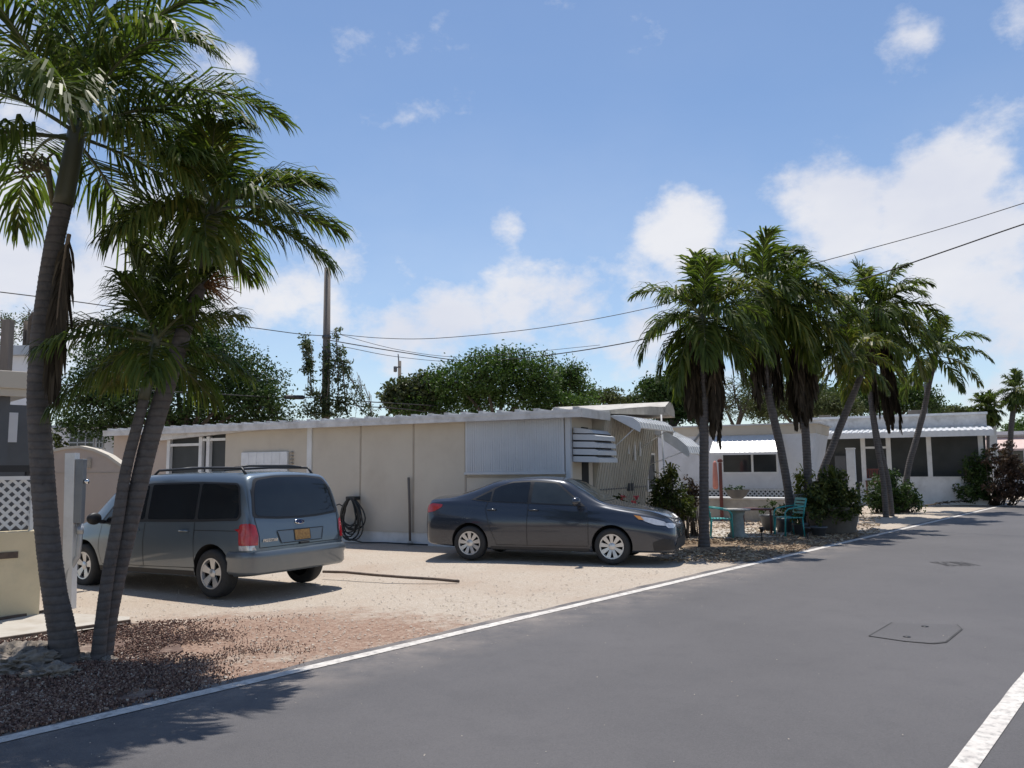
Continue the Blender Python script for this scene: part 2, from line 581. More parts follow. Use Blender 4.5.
m, nt, b = nodes_of('crushed_limestone_ground')
f1 = noise_tex(nt, 1.1, 6, .6)
f2 = noise_tex(nt, 26, 6, .75)
f3 = noise_tex(nt, 140, 3, .6)
c = ramp(nt, f1, [(.3, (.44, .365, .285)), (.7, (.525, .445, .355))])
c = mixc(nt, ramp(nt, f2, [(.40, (.0, .0, .0)), (.60, (.6, .6, .6))]), c, (.64, .575, .50))
c = mixc(nt, ramp(nt, f3, [(.53, (0, 0, 0)), (.64, (.8, .8, .8))]), c, (.29, .23, .18))
f4 = noise_tex(nt, .55, 5, .6)
c = mixc(nt, ramp(nt, f4, [(.46, (0, 0, 0)), (.68, (.6, .6, .6))]), c, (.40, .30, .225))
pos = nt.nodes.new('ShaderNodeTexCoord').outputs['Object']
red = None
for (px, py), rx, ry in (((130, 638), 1.6, 1.9), ((225, 632), 1.8, 1.8), ((330, 635), 1.7, 1.4), ((250, 668), 1.0, .5), ((60, 690), 1.5, 1.1), ((180, 672), .9, .6)):
    g_ = G(px, py)
    mp = nt.nodes.new('ShaderNodeVectorMath')
    mp.operation = 'SUBTRACT'
    link(nt, pos, mp.inputs[0])
    mp.inputs[1].default_value = (g_.x, g_.y, 0)
    ms = nt.nodes.new('ShaderNodeVectorMath')
    ms.operation = 'MULTIPLY'
    link(nt, mp.outputs[0], ms.inputs[0])
    ms.inputs[1].default_value = (1 / rx, 1 / ry, 0)
    ln = nt.nodes.new('ShaderNodeVectorMath')
    ln.operation = 'LENGTH'
    link(nt, ms.outputs[0], ln.inputs[0])
    if red is None:
        red = ln.outputs['Value']
    else:
        mn = nt.nodes.new('ShaderNodeMath')
        mn.operation = 'MINIMUM'
        link(nt, red, mn.inputs[0])
        link(nt, ln.outputs['Value'], mn.inputs[1])
        red = mn.outputs[0]
ns = nt.nodes.new('ShaderNodeMath')                     # ragged, grainy border
ns.operation = 'MULTIPLY_ADD'
link(nt, noise_tex(nt, 3.5, 9, .75), ns.inputs[0])
ns.inputs[1].default_value = 2.4
link(nt, red, ns.inputs[2])
mrm = nt.nodes.new('ShaderNodeMapRange')
mrm.inputs[1].default_value, mrm.inputs[2].default_value = 2.35, 1.75
mrm.inputs[3].default_value, mrm.inputs[4].default_value = 0, .85
link(nt, ns.outputs[0], mrm.inputs[0])
mul = ramp(nt, f2, [(.35, (.17, .095, .066)), (.5, (.31, .185, .13)), (.66, (.47, .35, .265))])
c = mixc(nt, mrm.outputs[0], c, mul)
link(nt, c, b.inputs['Base Color'])
b.inputs['Roughness'].default_value = .95
b.inputs['Specular IOR Level'].default_value = .2
addn = nt.nodes.new('ShaderNodeMath')
addn.operation = 'ADD'
link(nt, f2, addn.inputs[0])
link(nt, f3, addn.inputs[1])
bump(nt, b, addn.outputs[0], .55, .03)
M['gravel'] = m

xs = [-900, -300, -120, -60, -40] + [-30 + .5 * i for i in range(121)] + [40, 60, 120, 300, 900]
ys = [-300, -80, -20] + [-6 + .5 * i for i in range(113)] + [60, 80, 120, 300, 1500]
gm = MB()
gm.add([(x, y, gz(x, y) + (.012 * noise.noise(Vector((x * .6, y * .6, 0))) - .006)) for y in ys for x in xs],
       [(j * len(xs) + i, j * len(xs) + i + 1, (j + 1) * len(xs) + i + 1, (j + 1) * len(xs) + i) for j in range(len(ys) - 1) for i in range(len(xs) - 1)], 0, True)
tag(gm.build('ground', M['gravel']), kind='structure')

m, nt, b = nodes_of('worn_asphalt')
f1 = noise_tex(nt, .35, 6, .6)
f2 = noise_tex(nt, 95, 4, .7)
f3 = noise_tex(nt, 3.0, 6, .65, stretch=(1, 1, 1))
c = ramp(nt, f1, [(.28, (.062, .058, .060)), (.72, (.098, .091, .092))])
c = mixc(nt, ramp(nt, f2, [(.35, (0, 0, 0)), (.7, (.35, .35, .35))]), c, (.15, .141, .14))
c = mixc(nt, ramp(nt, f2, [(.3, (.5, .5, .5)), (.45, (0, 0, 0))]), c, (.045, .044, .045))
c = mixc(nt, ramp(nt, f3, [(.5, (0, 0, 0)), (.8, (.4, .4, .4))]), c, (.052, .05, .053))
f5 = noise_tex(nt, 260, 2, .5)
c = mixc(nt, ramp(nt, f5, [(.66, (0, 0, 0)), (.74, (.6, .6, .6))]), c, (.30, .285, .27))
tcx = nt.nodes.new('ShaderNodeTexCoord')
dt = nt.nodes.new('ShaderNodeVectorMath')
dt.operation = 'DOT_PRODUCT'
link(nt, tcx.outputs['Object'], dt.inputs[0])
dt.inputs[1].default_value = RN
mrr = nt.nodes.new('ShaderNodeMapRange')                # sand blown in from the lot
mrr.inputs[1].default_value, mrr.inputs[2].default_value = LA.dot(RN) - .2, LA.dot(RN) + .9
mrr.inputs[3].default_value, mrr.inputs[4].default_value = 1.0, 0.0
link(nt, dt.outputs['Value'], mrr.inputs[0])
ms = nt.nodes.new('ShaderNodeMath')
ms.operation = 'MULTIPLY'
link(nt, mrr.outputs[0], ms.inputs[0])
link(nt, ramp(nt, noise_tex(nt, 1.7, 7, .7), [(.4, (0, 0, 0)), (.7, (.75, .75, .75))]), ms.inputs[1])
c = mixc(nt, ms.outputs[0], c, (.36, .30, .25))
link(nt, c, b.inputs['Base Color'])
b.inputs['Roughness'].default_value = .66
b.inputs['Specular IOR Level'].default_value = .45
bump(nt, b, f2, .45, .012)
M['asphalt'] = m


def along(s, o, z):
    return LA + RD * s + RN * o + Vector((0, 0, z))


def strip(name, o0, o1, z, mat, s0=-60, s1=700, rag=0.0, n=1):
    mb = MB()
    vs = []
    for i in range(n + 1):
        s = s0 + (s1 - s0) * i / n
        j = rag * noise.noise(Vector((s * 2.1, 3.3, 0))) + rag * .7 * noise.noise(Vector((s * 7.3, 1.3, 0)))
        vs += [along(s, o0 + j, z), along(s, o1, z)]
    mb.add(vs, [(2 * i, 2 * i + 1, 2 * i + 3, 2 * i + 2) for i in range(n)])
    o = mb.build(name, mat)
    return tag(o, kind='structure')


strip('road', -.20, RIGHT_OFF + 2.2, .006, M['asphalt'], -40, 160, .05, 900)
strip('road_edge_line', -.065, .065, .011, M['white_line'], -30, 150, .008, 900)
strip('road_edge_line', RIGHT_OFF - .066, RIGHT_OFF + .066, .011, M['white_line'], -30, 150, .008, 600)

M['joint'] = mk('dirty_joint', (.025, .024, .024), (.065, .062, .061), 6, .85)
# utility cover let into the asphalt
cpx = [(868, 638), (893, 624.5), (955, 624), (962, 629), (943, 644), (905, 641)]
cover_pts = [G(*q) for q in [(869, 637), (892, 623.5), (957, 625.5), (962, 630), (946, 643), (932, 644.5), (903, 642)]]
cc = sum(cover_pts, Vector()) / len(cover_pts)
t = thing('utility_cover', 'asphalt coloured rectangular cover let into the road, rounded near corner', 'utility cover', (cc.x, cc.y, .006))
mb = MB()
mb.add([Vector((p.x - cc.x, p.y - cc.y, .004)) for p in cover_pts], [tuple(reversed(range(len(cover_pts))))])
mb.build('cover_plate', M['asphalt'], t)
mb = MB()
for i in range(len(cover_pts)):
    if i == 1:
        continue
    a, q = cover_pts[i] - cc, cover_pts[(i + 1) % len(cover_pts)] - cc
    a.z = q.z = .0062
    wd = {0: .014, 2: .010, 3: .02, 4: .038, 5: .026, 6: .013}[i]
    mb.flat(a, q, wd)
mb.build('joint', M['joint'], t)
for q in ((925, 627.5), (907, 638)):
    p = G(*q) - cc
    mb = MB()
    mb.lathe([(.035, .004), (.035, .009), (.0, .009)], 12, 0, Matrix.Translation((p.x, p.y, 0)))
    mb.build('bolt', M['plastic'], t)


def text_mesh(name, s, size, mat, parent, T, extrude=.0):
    cu = bpy.data.curves.new('tmp', 'FONT')
    cu.body = s
    cu.size = size
    cu.extrude = extrude
    cu.align_x = 'CENTER'
    cu.align_y = 'CENTER'
    ob = bpy.data.objects.new('tmp', cu)
    COL.objects.link(ob)
    dg = bpy.context.evaluated_depsgraph_get()
    me = bpy.data.meshes.new_from_object(ob.evaluated_get(dg))
    bpy.data.objects.remove(ob)
    bpy.data.curves.remove(cu)
    me.name = name
    me.transform(T)
    me.materials.clear()
    me.materials.append(mat)
    o = bpy.data.objects.new(name, me)
    COL.objects.link(o)
    if parent:
        o.parent = parent
    return o


# faint worn stencilled lettering on the asphalt
M['stencil'] = mk('faded_dark_stencil', (.040, .038, .039), (.068, .065, .065), 9, .85)
a, q = G(937, 564.5), G(974, 564.5)
mid = (a + q) / 2
o = text_mesh('road_lettering', 'SECIBN', .42, M['stencil'], None, Matrix.Diagonal((.43, 2.1, 1, 1)))
o.location = (mid.x, mid.y, .0105)
o.rotation_euler = (0, 0, 0)
tag(o, kind='structure')

# pale concrete walkway by the palms and its timber edging
mb = MB()
wk = [G(-60, 630), G(46, 612), G(130, 617), G(128, 623.5), G(0, 643), G(-60, 652)]
mb.add([Vector((p.x, p.y, .004)) for p in wk], [tuple(reversed(range(len(wk))))])
M['walk'] = mk('pale_concrete_slab', (.50, .46, .40), (.44, .40, .34), 3, .9, bumps=.2, bscale=60, dirt=((.33, .27, .2), 2.5, .6))
tag(mb.build('walkway', M['walk']), kind='structure')
for pts, lab in (([(-60, 653), (0, 641), (62, 632), (130, 622.5)], 'thin dark timber edging along the road side of the concrete walkway'),
                 ([(-60, 629), (0, 620.5), (46, 612.5)], 'thin dark timber edging between concrete walkway and pale green wall')):
    mb = MB()
    gp = [G(*q) for q in pts]
    for i in range(len(gp) - 1):
        mb.bar(gp[i] + Vector((0, 0, .008)), gp[i + 1] + Vector((0, 0, .008)), .04, .05)
    tag(mb.build('edging_board', M['timber']), lab, 'edging board', 'timber edging of the walkway')
# pipe lying on the gravel between the cars
mb = MB()
gp = [G(323, 572), G(345, 573), G(375, 575), G(405, 577.5), G(435, 580), G(459, 581.5)]
mb.tube([p + Vector((0, 0, .006 + .008 * math.sin(i * 2))) for i, p in enumerate(gp)], .022, 8)
tag(mb.build('landscape_timber', M['timber']), 'long thin brown timber lying on the gravel between the minivan and the sedan', 'timber')


# ------------------------------------------------------------------ loose stuff on the ground
def pebble(mb, p, r, mat=0):
    T = Matrix.Rotation(rnd.uniform(0, 6.3), 3, 'Z')
    s = (r * rnd.uniform(.7, 1.3), r * rnd.uniform(.6, 1.1), r * rnd.uniform(.35, .8))
    vs = [p + T @ Vector((s[0] * x * rnd.uniform(.7, 1.2), s[1] * y * rnd.uniform(.7, 1.2), s[2] * z * rnd.uniform(.7, 1.2)))
          for x, y, z in ((1, 0, 0), (0, 1, 0), (-1, 0, 0), (0, -1, 0), (0, 0, 1))]
    mb.add(vs, [(0, 1, 4), (1, 2, 4), (2, 3, 4), (3, 0, 4)], mat)


def lot_point():
    while True:
        px = rnd.uniform(-40, 720)
        py = rnd.uniform(556, 742)
        p = G(px, py)
        if (p - LA).dot(RN) < -.12:
            return p, px, py


M['pebbles'] = mk('limestone_pebbles', (.62, .55, .46), (.40, .32, .25), 9, .95)
mb = MB()
for i in range(5200):
    p, px, py = lot_point()
    p.z = gz(p.x, p.y) + .003
    pebble(mb, p, rnd.choice((.006, .009, .012, .018)))
for i in range(420):                                   # strays on the road
    o_ = rnd.uniform(-.15, 1.0) if rnd.random() < .75 else rnd.uniform(.5, 4.5)
    p = along(rnd.uniform(0, 16), o_, .012)
    pebble(mb, p, rnd.choice((.004, .005, .007)))
tag(mb.build('gravel', M['pebbles']), 'small pale limestone pebbles scattered over the parking lot', 'gravel', kind='stuff')

M['mulch'] = mk('red_brown_mulch_bed', (.22, .145, .11), (.12, .075, .058), 9, .95, bumps=.8, bscale=60, dirt=((.44, .35, .27), 3, .9))
# bed below the chips: ragged outline
outl = [(-60, 655), (0, 645), (60, 637), (128, 629), (160, 632), (178, 640), (186, 652), (175, 668), (165, 682), (140, 700), (80, 718), (0, 738), (-60, 752)]
op = [G(*q) for q in outl]
op2 = []
for i in range(len(op)):
    a, q = op[i], op[(i + 1) % len(op)]
    for k in range(8):
        p = a.lerp(q, k / 8)
        p.x += .11 * noise.noise(p * 3.1)
        p.y += .16 * noise.noise(p * 4.3 + Vector((5, 1, 0)))
        if (p - LA).dot(RN) > -.16:
            p -= RN * ((p - LA).dot(RN) + .16)
        p.z = .0035
        op2.append(p)
mb = MB()
mb.add(op2, [tuple(reversed(range(len(op2))))])
tag(mb.build('mulch_bed', M['mulch']), kind='structure')
m, nt, b = nodes_of('mulch_chips')
geo = nt.nodes.new('ShaderNodeNewGeometry')
link(nt, ramp(nt, geo.outputs['Random Per Island'], [(0, (.045, .028, .022)), (.25, (.13, .068, .05)), (.6, (.23, .135, .098)), (.9, (.32, .225, .165)), (1, (.48, .40, .33))]), b.inputs['Base Color'])
b.inputs['Roughness'].default_value = .9
M['chips'] = m


m, nt, b = nodes_of('dry_leaves')
geo = nt.nodes.new('ShaderNodeNewGeometry')
link(nt, ramp(nt, geo.outputs['Random Per Island'], [(0, (.12, .08, .05)), (.35, (.26, .18, .11)), (.7, (.40, .30, .19)), (1, (.52, .43, .31))]), b.inputs['Base Color'])
b.inputs['Roughness'].default_value = .9
M['dryleaf'] = m


def chip(mb, p, L, W):
    a = rnd.uniform(0, 6.3)
    d = Vector((math.cos(a), math.sin(a), rnd.uniform(-.35, .35)))
    s = Vector((-d.y, d.x, rnd.uniform(-.5, .5)))
    h = Vector((0, 0, .006))
    vs = [p - d * L - s * W, p + d * L - s * W * .7, p + d * L + s * W, p - d * L + s * W * .8]
    mb.add([v + h for v in vs] + [v - h for v in vs], [(0, 1, 2, 3), (0, 4, 5, 1), (1, 5, 6, 2), (2, 6, 7, 3), (3, 7, 4, 0)])


mb = MB()
cnt = 0
while cnt < 24000:
    px, py = rnd.uniform(-50, 470), rnd.uniform(608, 745)
    p = G(px, py)
    if (p - LA).dot(RN) > -.10:
        continue
    up = 641 - px * .145 if px < 130 else 622 - (px - 130) * .06
    if py < up + 2:
        continue
    dens = 1.0 if px < 120 else max(0.0, 1 - (px - 120) / 210) ** 1.3
    if py > 655 and px > 240:
        dens *= .35
    dens *= .5 + 1.3 * noise.noise(p * 1.6) + .5 * noise.noise(p * 4.1)
    if rnd.random() > dens:
        continue
    p.z = rnd.uniform(.006, .028)
    fz = 1.0 if px < 170 else max(.5, 1 - (px - 170) / 160)
    p.z *= fz
    chip(mb, p, rnd.choice((.004, .005, .007, .010)) * rnd.uniform(.8, 1.2) * fz, rnd.uniform(.0025, .0055) * fz)
    cnt += 1
tag(mb.build('mulch', M['chips']), 'red brown bark mulch round the foot of the palms', 'mulch', kind='stuff')

# leaf litter round the right hand palms
M['litter_bed'] = mk('leaf_litter_soil', (.24, .165, .10), (.13, .09, .06), 4, .95, bumps=.6, bscale=30, dirt=((.36, .27, .17), 4, .8))
outl = [(672, 545), (705, 538), (770, 535), (850, 531), (868, 535), (838, 541), (800, 550), (772, 557), (745, 561.5), (722, 556), (690, 552)]
op2 = []
for i in range(len(outl)):
    a, q = G(*outl[i]), G(*outl[(i + 1) % len(outl)])
    for k in range(6):
        p = a.lerp(q, k / 6)
        p += Vector((.25 * noise.noise(p * 2.1), .3 * noise.noise(p * 2.7 + Vector((4, 2, 0))), 0))
        if (p - LA).dot(RN) > -.22:
            p -= RN * ((p - LA).dot(RN) + .22)
        p.z = .004
        op2.append(p)
mb = MB()
mb.add(op2, [tuple(reversed(range(len(op2))))])
tag(mb.build('litter_bed', M['litter_bed']), kind='structure')
mb = MB()
cnt = 0
while cnt < 5200:
    px, py = rnd.uniform(660, 880), rnd.uniform(512, 562)
    p = G(px, py)
    if (p - LA).dot(RN) > -.12 or noise.noise(p * .9) < rnd.uniform(-.5, .35):
        continue
    p.z = rnd.uniform(.006, .035)
    chip(mb, p, rnd.uniform(.012, .04), rnd.uniform(.006, .016))
    cnt += 1
tag(mb.build('fallen_leaves', M['dryleaf']), 'dry brown fallen leaves round the palms and the patio', 'leaf litter', kind='stuff')
mb = MB()
sl_ = [G(702, 531), G(775, 527), G(800, 531), G(778, 537), G(704, 539)]
mb.add([Vector((p.x, p.y, .012)) for p in sl_] + [Vector((p.x, p.y, -.02)) for p in sl_], [(4, 3, 2, 1, 0)] + [(i, (i + 1) % 5, (i + 1) % 5 + 5, i + 5) for i in range(5)])
tag(mb.build('patio_slab', M['walk']), kind='structure')


# ------------------------------------------------------------------ palms
def leaflets(mb, pts, tans, n, leaflen, width, s0, vee, grav, wind, mat=0, fold=0.0):
    seg = len(pts) - 1
    for i in range(n):
        s = s0 + (1 - s0) * (i + rnd.uniform(-.3, .3)) / (n - 1)
        s = max(0.02, min(.995, s))
        k = min(seg - 1, int(s * seg))
        fr = s * seg - k
        p = pts[k].lerp(pts[k + 1], fr)
        t = tans[k].lerp(tans[min(seg, k + 1)], fr).normalized()
        side = t.cross(Vector((0, 0, 1)))
        if side.length < .15:
            side = Vector((t.y, -t.x, .01)) if abs(t.x) + abs(t.y) > .01 else Vector((1, 0, 0))
        side.normalize()
        upn = side.cross(t).normalized()
        env = (max(0.0, math.sin(math.pi * (.16 + .80 * s)))) ** .6
        for sg in (-1, 1):
            if rnd.random() < .07:
                continue
            l = leaflen * env * rnd.uniform(.62, 1.14)
            a = R(30 + 40 * s + rnd.uniform(-14, 14))
            d = side * sg * math.cos(a) * (1 - fold) + t * (math.sin(a) + fold) + upn * (vee + rnd.uniform(-.25, .25))
            d = (d + wind * .35).normalized()
            p1 = p + d * l * .45
            d2 = (d + Vector((0, 0, -grav * rnd.uniform(.6, 1.3))) + wind * .5).normalized()
            p2 = p1 + d2 * l * .35
            d3 = (d2 + Vector((0, 0, -grav * rnd.uniform(.5, 1.2)))).normalized()
            p3 = p2 + d3 * l * .22
            nrm = (upn + side * sg * .5 * rnd.uniform(-1, 1)).normalized()
            wv = d.cross(nrm).normalized() * width * .5
            mb.add([p - wv * .5, p + wv * .5, p1 + wv, p1 - wv, p2 + wv * .75, p2 - wv * .75, p3], [(0, 1, 2, 3), (3, 2, 4, 5), (5, 4, 6)], mat, False)


def frond_mesh(base, az, el, L, droop, n, leaflen, width, wind, mats, grav=.5, vee=.35, fold=0.0, s0=.16, rr=.02, seg=14):
    mb = MB()
    d = Vector((math.cos(el) * math.cos(az), math.cos(el) * math.sin(az), math.sin(el)))
    p = Vector(base)
    pts, tans = [p.copy()], [d.copy()]
    ds = L / seg
    for i in range(seg):
        u = (i + 1) / seg
        d = d + Vector((0, 0, -1)) * droop * ds * (.35 + 1.2 * u) + wind * ds * (.3 + u)
        d.normalize()
        p = p + d * ds
        pts.append(p.copy())
        tans.append(d.copy())
    mb.tube(pts, [rr * (1 - .85 * i / seg) for i in range(seg + 1)], 5, 1, False)
    leaflets(mb, pts, tans, n, leaflen, width, s0, vee, grav, wind, 0, fold)
    return mb


RACHIS = mk('frond_midrib', (.11, .12, .05), (.07, .08, .033), 5, .55)
RACHIS_DEAD = mk('dry_frond_midrib', (.20, .14, .085), (.13, .09, .06), 5, .8)


def smooth_path(pts, rad, k=6):
    out, ro = [], []
    n = len(pts)
    for i in range(n - 1):
        p0, p1, p2, p3 = pts[max(0, i - 1)], pts[i], pts[i + 1], pts[min(n - 1, i + 2)]
        for j in range(k):
            t = j / k
            out.append(.5 * ((2 * p1) + (p2 - p0) * t + (2 * p0 - 5 * p1 + 4 * p2 - p3) * t * t + (3 * p1 - p0 - 3 * p2 + p3) * t ** 3))
            ro.append(rad[i] * (1 - t) + rad[i + 1] * t)
    out.append(pts[-1])
    ro.append(rad[-1])
    return out, ro


def palm(label, D, trunk, crown, nf=18, L=1.9, leaflen=.62, nl=46, width=.045, droop=.55, wind=(.10, 0, 0), group=None, trunk_mat='palm_trunk',
         shaft=.8, dead=(), mats='palm', el0=82, el1=-38, seed=1, extra=(), lean=None, aim=None, yellow=0.12, D2=None, name='palm_tree'):
    """trunk: [(px, py, width px)] from the foot up; crown: (px, py) where the fronds spring from"""
    global rnd
    rnd = random.Random(seed)
    D2 = D2 or D
    n = len(trunk)
    base = P(trunk[0][0], trunk[0][1], D)
    base.z = 0
    root = thing(name, label, 'palm tree', base, 0, group)
    pts, rad = [], []
    for i, (px, py, wpx) in enumerate(trunk):
        dd = D + (D2 - D) * i / n
        pts.append(P(px, py, dd) - base)
        rad.append(wpx / 2 * dd / F)
    pts[0].z = -.12
    cp = P(crown[0], crown[1], D2) - base
    sp, sr = smooth_path(pts, rad)
    m = len(sp)
    # finer rings so that the leaf scars read as ridges
    sp2, sr2 = [], []
    for i in range(m - 1):
        for k in range(4):
            t = k / 4
            sp2.append(sp[i].lerp(sp[i + 1], t))
            sr2.append((sr[i] * (1 - t) + sr[i + 1] * t) * (1.018 if k % 2 else .985) * rnd.uniform(.985, 1.015))
    sp2.append(sp[-1])
    sr2.append(sr[-1])
    mb = MB()
    mb.tube(sp2, sr2, 14, 0)
    if D < 10:                                          # torn fibres on the sunlit side of the near trunks
        for i in range(260):
            k = rnd.randrange(len(sp2) // 6, len(sp2) - 1)
            a = rnd.uniform(0, 6.28)
            o_ = Vector((math.cos(a), math.sin(a), 0))
            q = sp2[k] + o_ * sr2[k]
            e = q + o_ * rnd.uniform(.006, .018) + Vector((0, 0, rnd.uniform(-.02, .03)))
            s_ = Vector((-o_.y, o_.x, 0)) * .005
            mb.add([q - s_, q + s_, e], [(0, 1, 2)])
    mb.build('trunk', M[trunk_mat], root)
    top = pts[-1]
    ax = (cp - top)
    mb = MB()
    r0 = rad[-1]
    K = 8
    mid = [top.lerp(cp, i / K) for i in range(K + 1)]
    mb.tube(mid, [r0 * (1.12 - .15 * i / K) * (1 if i < K else .55) + (.0 if i else .0) for i in range(K + 1)], 12)
    cr = mb.build('crown', M['crownshaft'], root)
    wv = Vector(wind)
    for i in range(nf):
        u = i / max(1, nf - 1)
        az = i * 2.39996 + rnd.uniform(-.25, .25) + seed
        el = R(el0 + (el1 - el0) * u ** .85 + rnd.uniform(-8, 8))
        b_ = top.lerp(cp, 1 - .25 * u) + Vector((math.cos(az), math.sin(az), 0)) * r0 * .5
        mt = mats if rnd.random() > yellow * u * 2 else 'palm_y'
        fm = frond_mesh(b_, az, el, L * rnd.uniform(.85, 1.12) * (.8 if u < .12 else 1), droop * rnd.uniform(.8, 1.25), nl, leaflen, width, wv, None,
                        grav=.7 + .6 * u, vee=.30 - .25 * u)
        fm.build('frond', [LM[mt], RACHIS], cr)
    for (az_d, el_d, LL, mt) in extra:
        fm = frond_mesh(cp, R(az_d), R(el_d), LL, droop, nl, leaflen, width, wv, None, grav=.6, vee=.15)
        fm.build('frond', [LM[mt], RACHIS], cr)
    for (px, py, dz, LL, k) in dead:                    # skirts of dead hanging fronds
        q = P(px, py, D2) - base
        for j in range(int(k * 1.5)):
            az = rnd.uniform(0, 6.28)
            st = q + Vector((rnd.uniform(-.09, .09), rnd.uniform(-.09, .09), rnd.uniform(-.1, .1)))
            fm = frond_mesh(st, az, R((-82 if dz else -66) + rnd.uniform(-16, 14) * (.4 if dz else 1)), LL * rnd.uniform(.55, 1.0), 1.0, int(nl * 1.1), leaflen * .72, width * 1.15, wv * .3, None,
                            grav=.95, vee=-.05, fold=dz or .32, s0=.03)
            fm.build('dead_frond', [LM['palm_dead'], RACHIS_DEAD], root)
    return root


A_LEFT = 'three palms at the edge of the lot'
palm('tallest and nearest of the three palms, thick dark curved trunk left of the post', 7.35,
     [(67, 661, 30), (62, 632, 25), (55, 595, 22.5), (49, 550, 22), (44.5, 500, 22), (41, 450, 21.5), (38, 400, 20), (39.5, 350, 18.5), (45, 300, 17.5), (54, 245, 18), (63, 205, 17.5)], (79, 120),
     nf=19, L=1.9, leaflen=.78, nl=86, width=.025, droop=.72, wind=(.34, -.02, .03), trunk_mat='palm_trunk', dead=((69, 238, .62, 1.5, 1),), seed=5, el1=-6, D2=7.2, yellow=.14, group=A_LEFT)
palm('leaning palm with slim grey trunk rising to the upper right, beside the minivan', 7.55,
     [(101, 660, 20), (108, 618, 18), (117, 575, 17), (128, 530, 17), (139, 485, 17.5), (150, 440, 18), (162, 400, 18), (174, 362, 17), (186, 325, 15), (196, 298, 14), (203, 272, 13)], (217, 200),
     nf=15, L=1.16, leaflen=.62, nl=80, width=.024, droop=.80, wind=(.42, -.03, .04), seed=9, el0=64, el1=-18, D2=7.5, yellow=.16, group=A_LEFT)
palm('shortest of the three palms with thin trunk and low bushy crown', 7.42,
     [(97, 655, 15), (102, 620, 12.5), (108, 575, 12), (117, 525, 11.5), (126, 470, 11), (136, 430, 10.5), (144, 400, 10)], (158, 330),
     nf=15, L=.92, leaflen=.50, nl=66, width=.022, droop=.55, wind=(.12, 0, 0), seed=14, el1=-28, yellow=.2, group=A_LEFT)

# bunch of dry flower stalks on the two tall palms
root_a = [o for o in bpy.data.objects if o.name == 'palm_tree'][0]
q = P(48, 172, 7.2) - root_a.location
mb = MB()
mb.tube([q + Vector((.06, 0, -.32)), q + Vector((.02, 0, -.1)), q + Vector((0, 0, .02)), q + Vector((-.08, -.02, .08))], [.02, .025, .03, .022], 7)
for i in range(70):
    a = rnd.uniform(0, 6.28)
    s = q + Vector((rnd.uniform(-.26, -.02), rnd.uniform(-.08, .08), rnd.uniform(-.02, .14)))
    mb.tube([s, s + Vector((rnd.uniform(-.07, .04), rnd.uniform(-.05, .05), rnd.uniform(-.05, .09)))], [.008, .012], 4)
mb.build('flower_stalk', M['straw'] if False else mk('dull_green_fruit_stalk', (.17, .16, .07), (.10, .075, .04), 30, .7), root_a)
root_b = bpy.data.objects['palm_tree.001']
q = P(204, 285, 7.45) - root_b.location
mb = MB()
for i in range(26):
    e = q + Vector((rnd.uniform(.08, .34), rnd.uniform(-.12, .12), rnd.uniform(-.22, .18)))
    mm_ = q.lerp(e, .5) + Vector((0, 0, .03))
    mb.tube([q, mm_, e], [.007, .005, .003], 4)
    for k in range(3):
        mb.tube([mm_.lerp(e, k / 3), mm_.lerp(e, k / 3) + Vector((rnd.uniform(-.02, .09), rnd.uniform(-.05, .05), rnd.uniform(-.07, .07)))], [.004, .002], 4)
mb.build('flower_stalk', M['straw'], root_b)

RG = 'palms along the road by the white trailer'
palm('palm with straight grey trunk just right of the sedan nose', 17.2,
     [(704, 545, 14), (704, 530, 10), (704, 480, 9), (704, 420, 9), (703, 370, 9), (703, 345, 9)], (702, 314),
     nf=22, L=1.6, leaflen=.76, nl=50, width=.05, droop=.95, wind=(.10, 0, 0), seed=21, el1=-50, group=RG,
     dead=((692, 345, .45, 1.9, 4), (714, 345, .45, 2.2, 4), (703, 340, .45, 1.8, 2)), trunk_mat='palm_trunk')
palm('tall palm whose trunk bends left as it rises past the awning window', 20.6,
     [(793, 518, 10), (788, 490, 8), (781, 450, 8), (773, 415, 8), (766, 380, 8), (760, 345, 8), (758, 325, 8)], (764, 288),
     nf=23, L=1.95, leaflen=.86, nl=46, width=.055, droop=.9, wind=(.24, 0, 0), seed=27, el1=-45, group=RG,
     dead=((755, 335, .45, 1.8, 3), (774, 340, .45, 1.7, 3)))
palm('upright palm rising behind the big planter with thick brown skirt of dead fronds', 21.4,
     [(809, 515, 10), (808, 480, 8), (806, 440, 8), (803, 400, 8), (800, 365, 8), (797, 340, 8)], (798, 304),
     nf=20, L=1.85, leaflen=.84, nl=46, width=.055, droop=1.0, wind=(.2, 0, 0), seed=33, el1=-55, group=RG,
     dead=((793, 345, .45, 2.3, 4), (806, 348, .45, 2.1, 3)))
palm('palm leaning strongly right across the porch roof, with yellowish low crown', 22.0,
     [(812, 520, 8), (820, 480, 7), (833, 445, 7), (846, 412, 7), (856, 388, 6), (862, 372, 6)], (850, 352),
     nf=16, L=1.5, leaflen=.55, nl=38, width=.055, droop=.85, wind=(.02, 0, 0), seed=41, el1=-35, mats='palm_y', group=RG)
palm('tall palm standing in the bush with long brown skirt over the porch roof', 26.5,
     [(886, 515, 6), (883, 480, 5), (876, 440, 5), (871, 400, 5), (870, 365, 6), (874, 335, 6)], (878, 308),
     nf=23, L=2.3, leaflen=.88, nl=46, width=.07, droop=.8, wind=(.24, 0, 0), seed=47, el1=-40, group=RG,
     dead=((866, 342, .45, 2.7, 3), (884, 345, .45, 3.0, 5)))
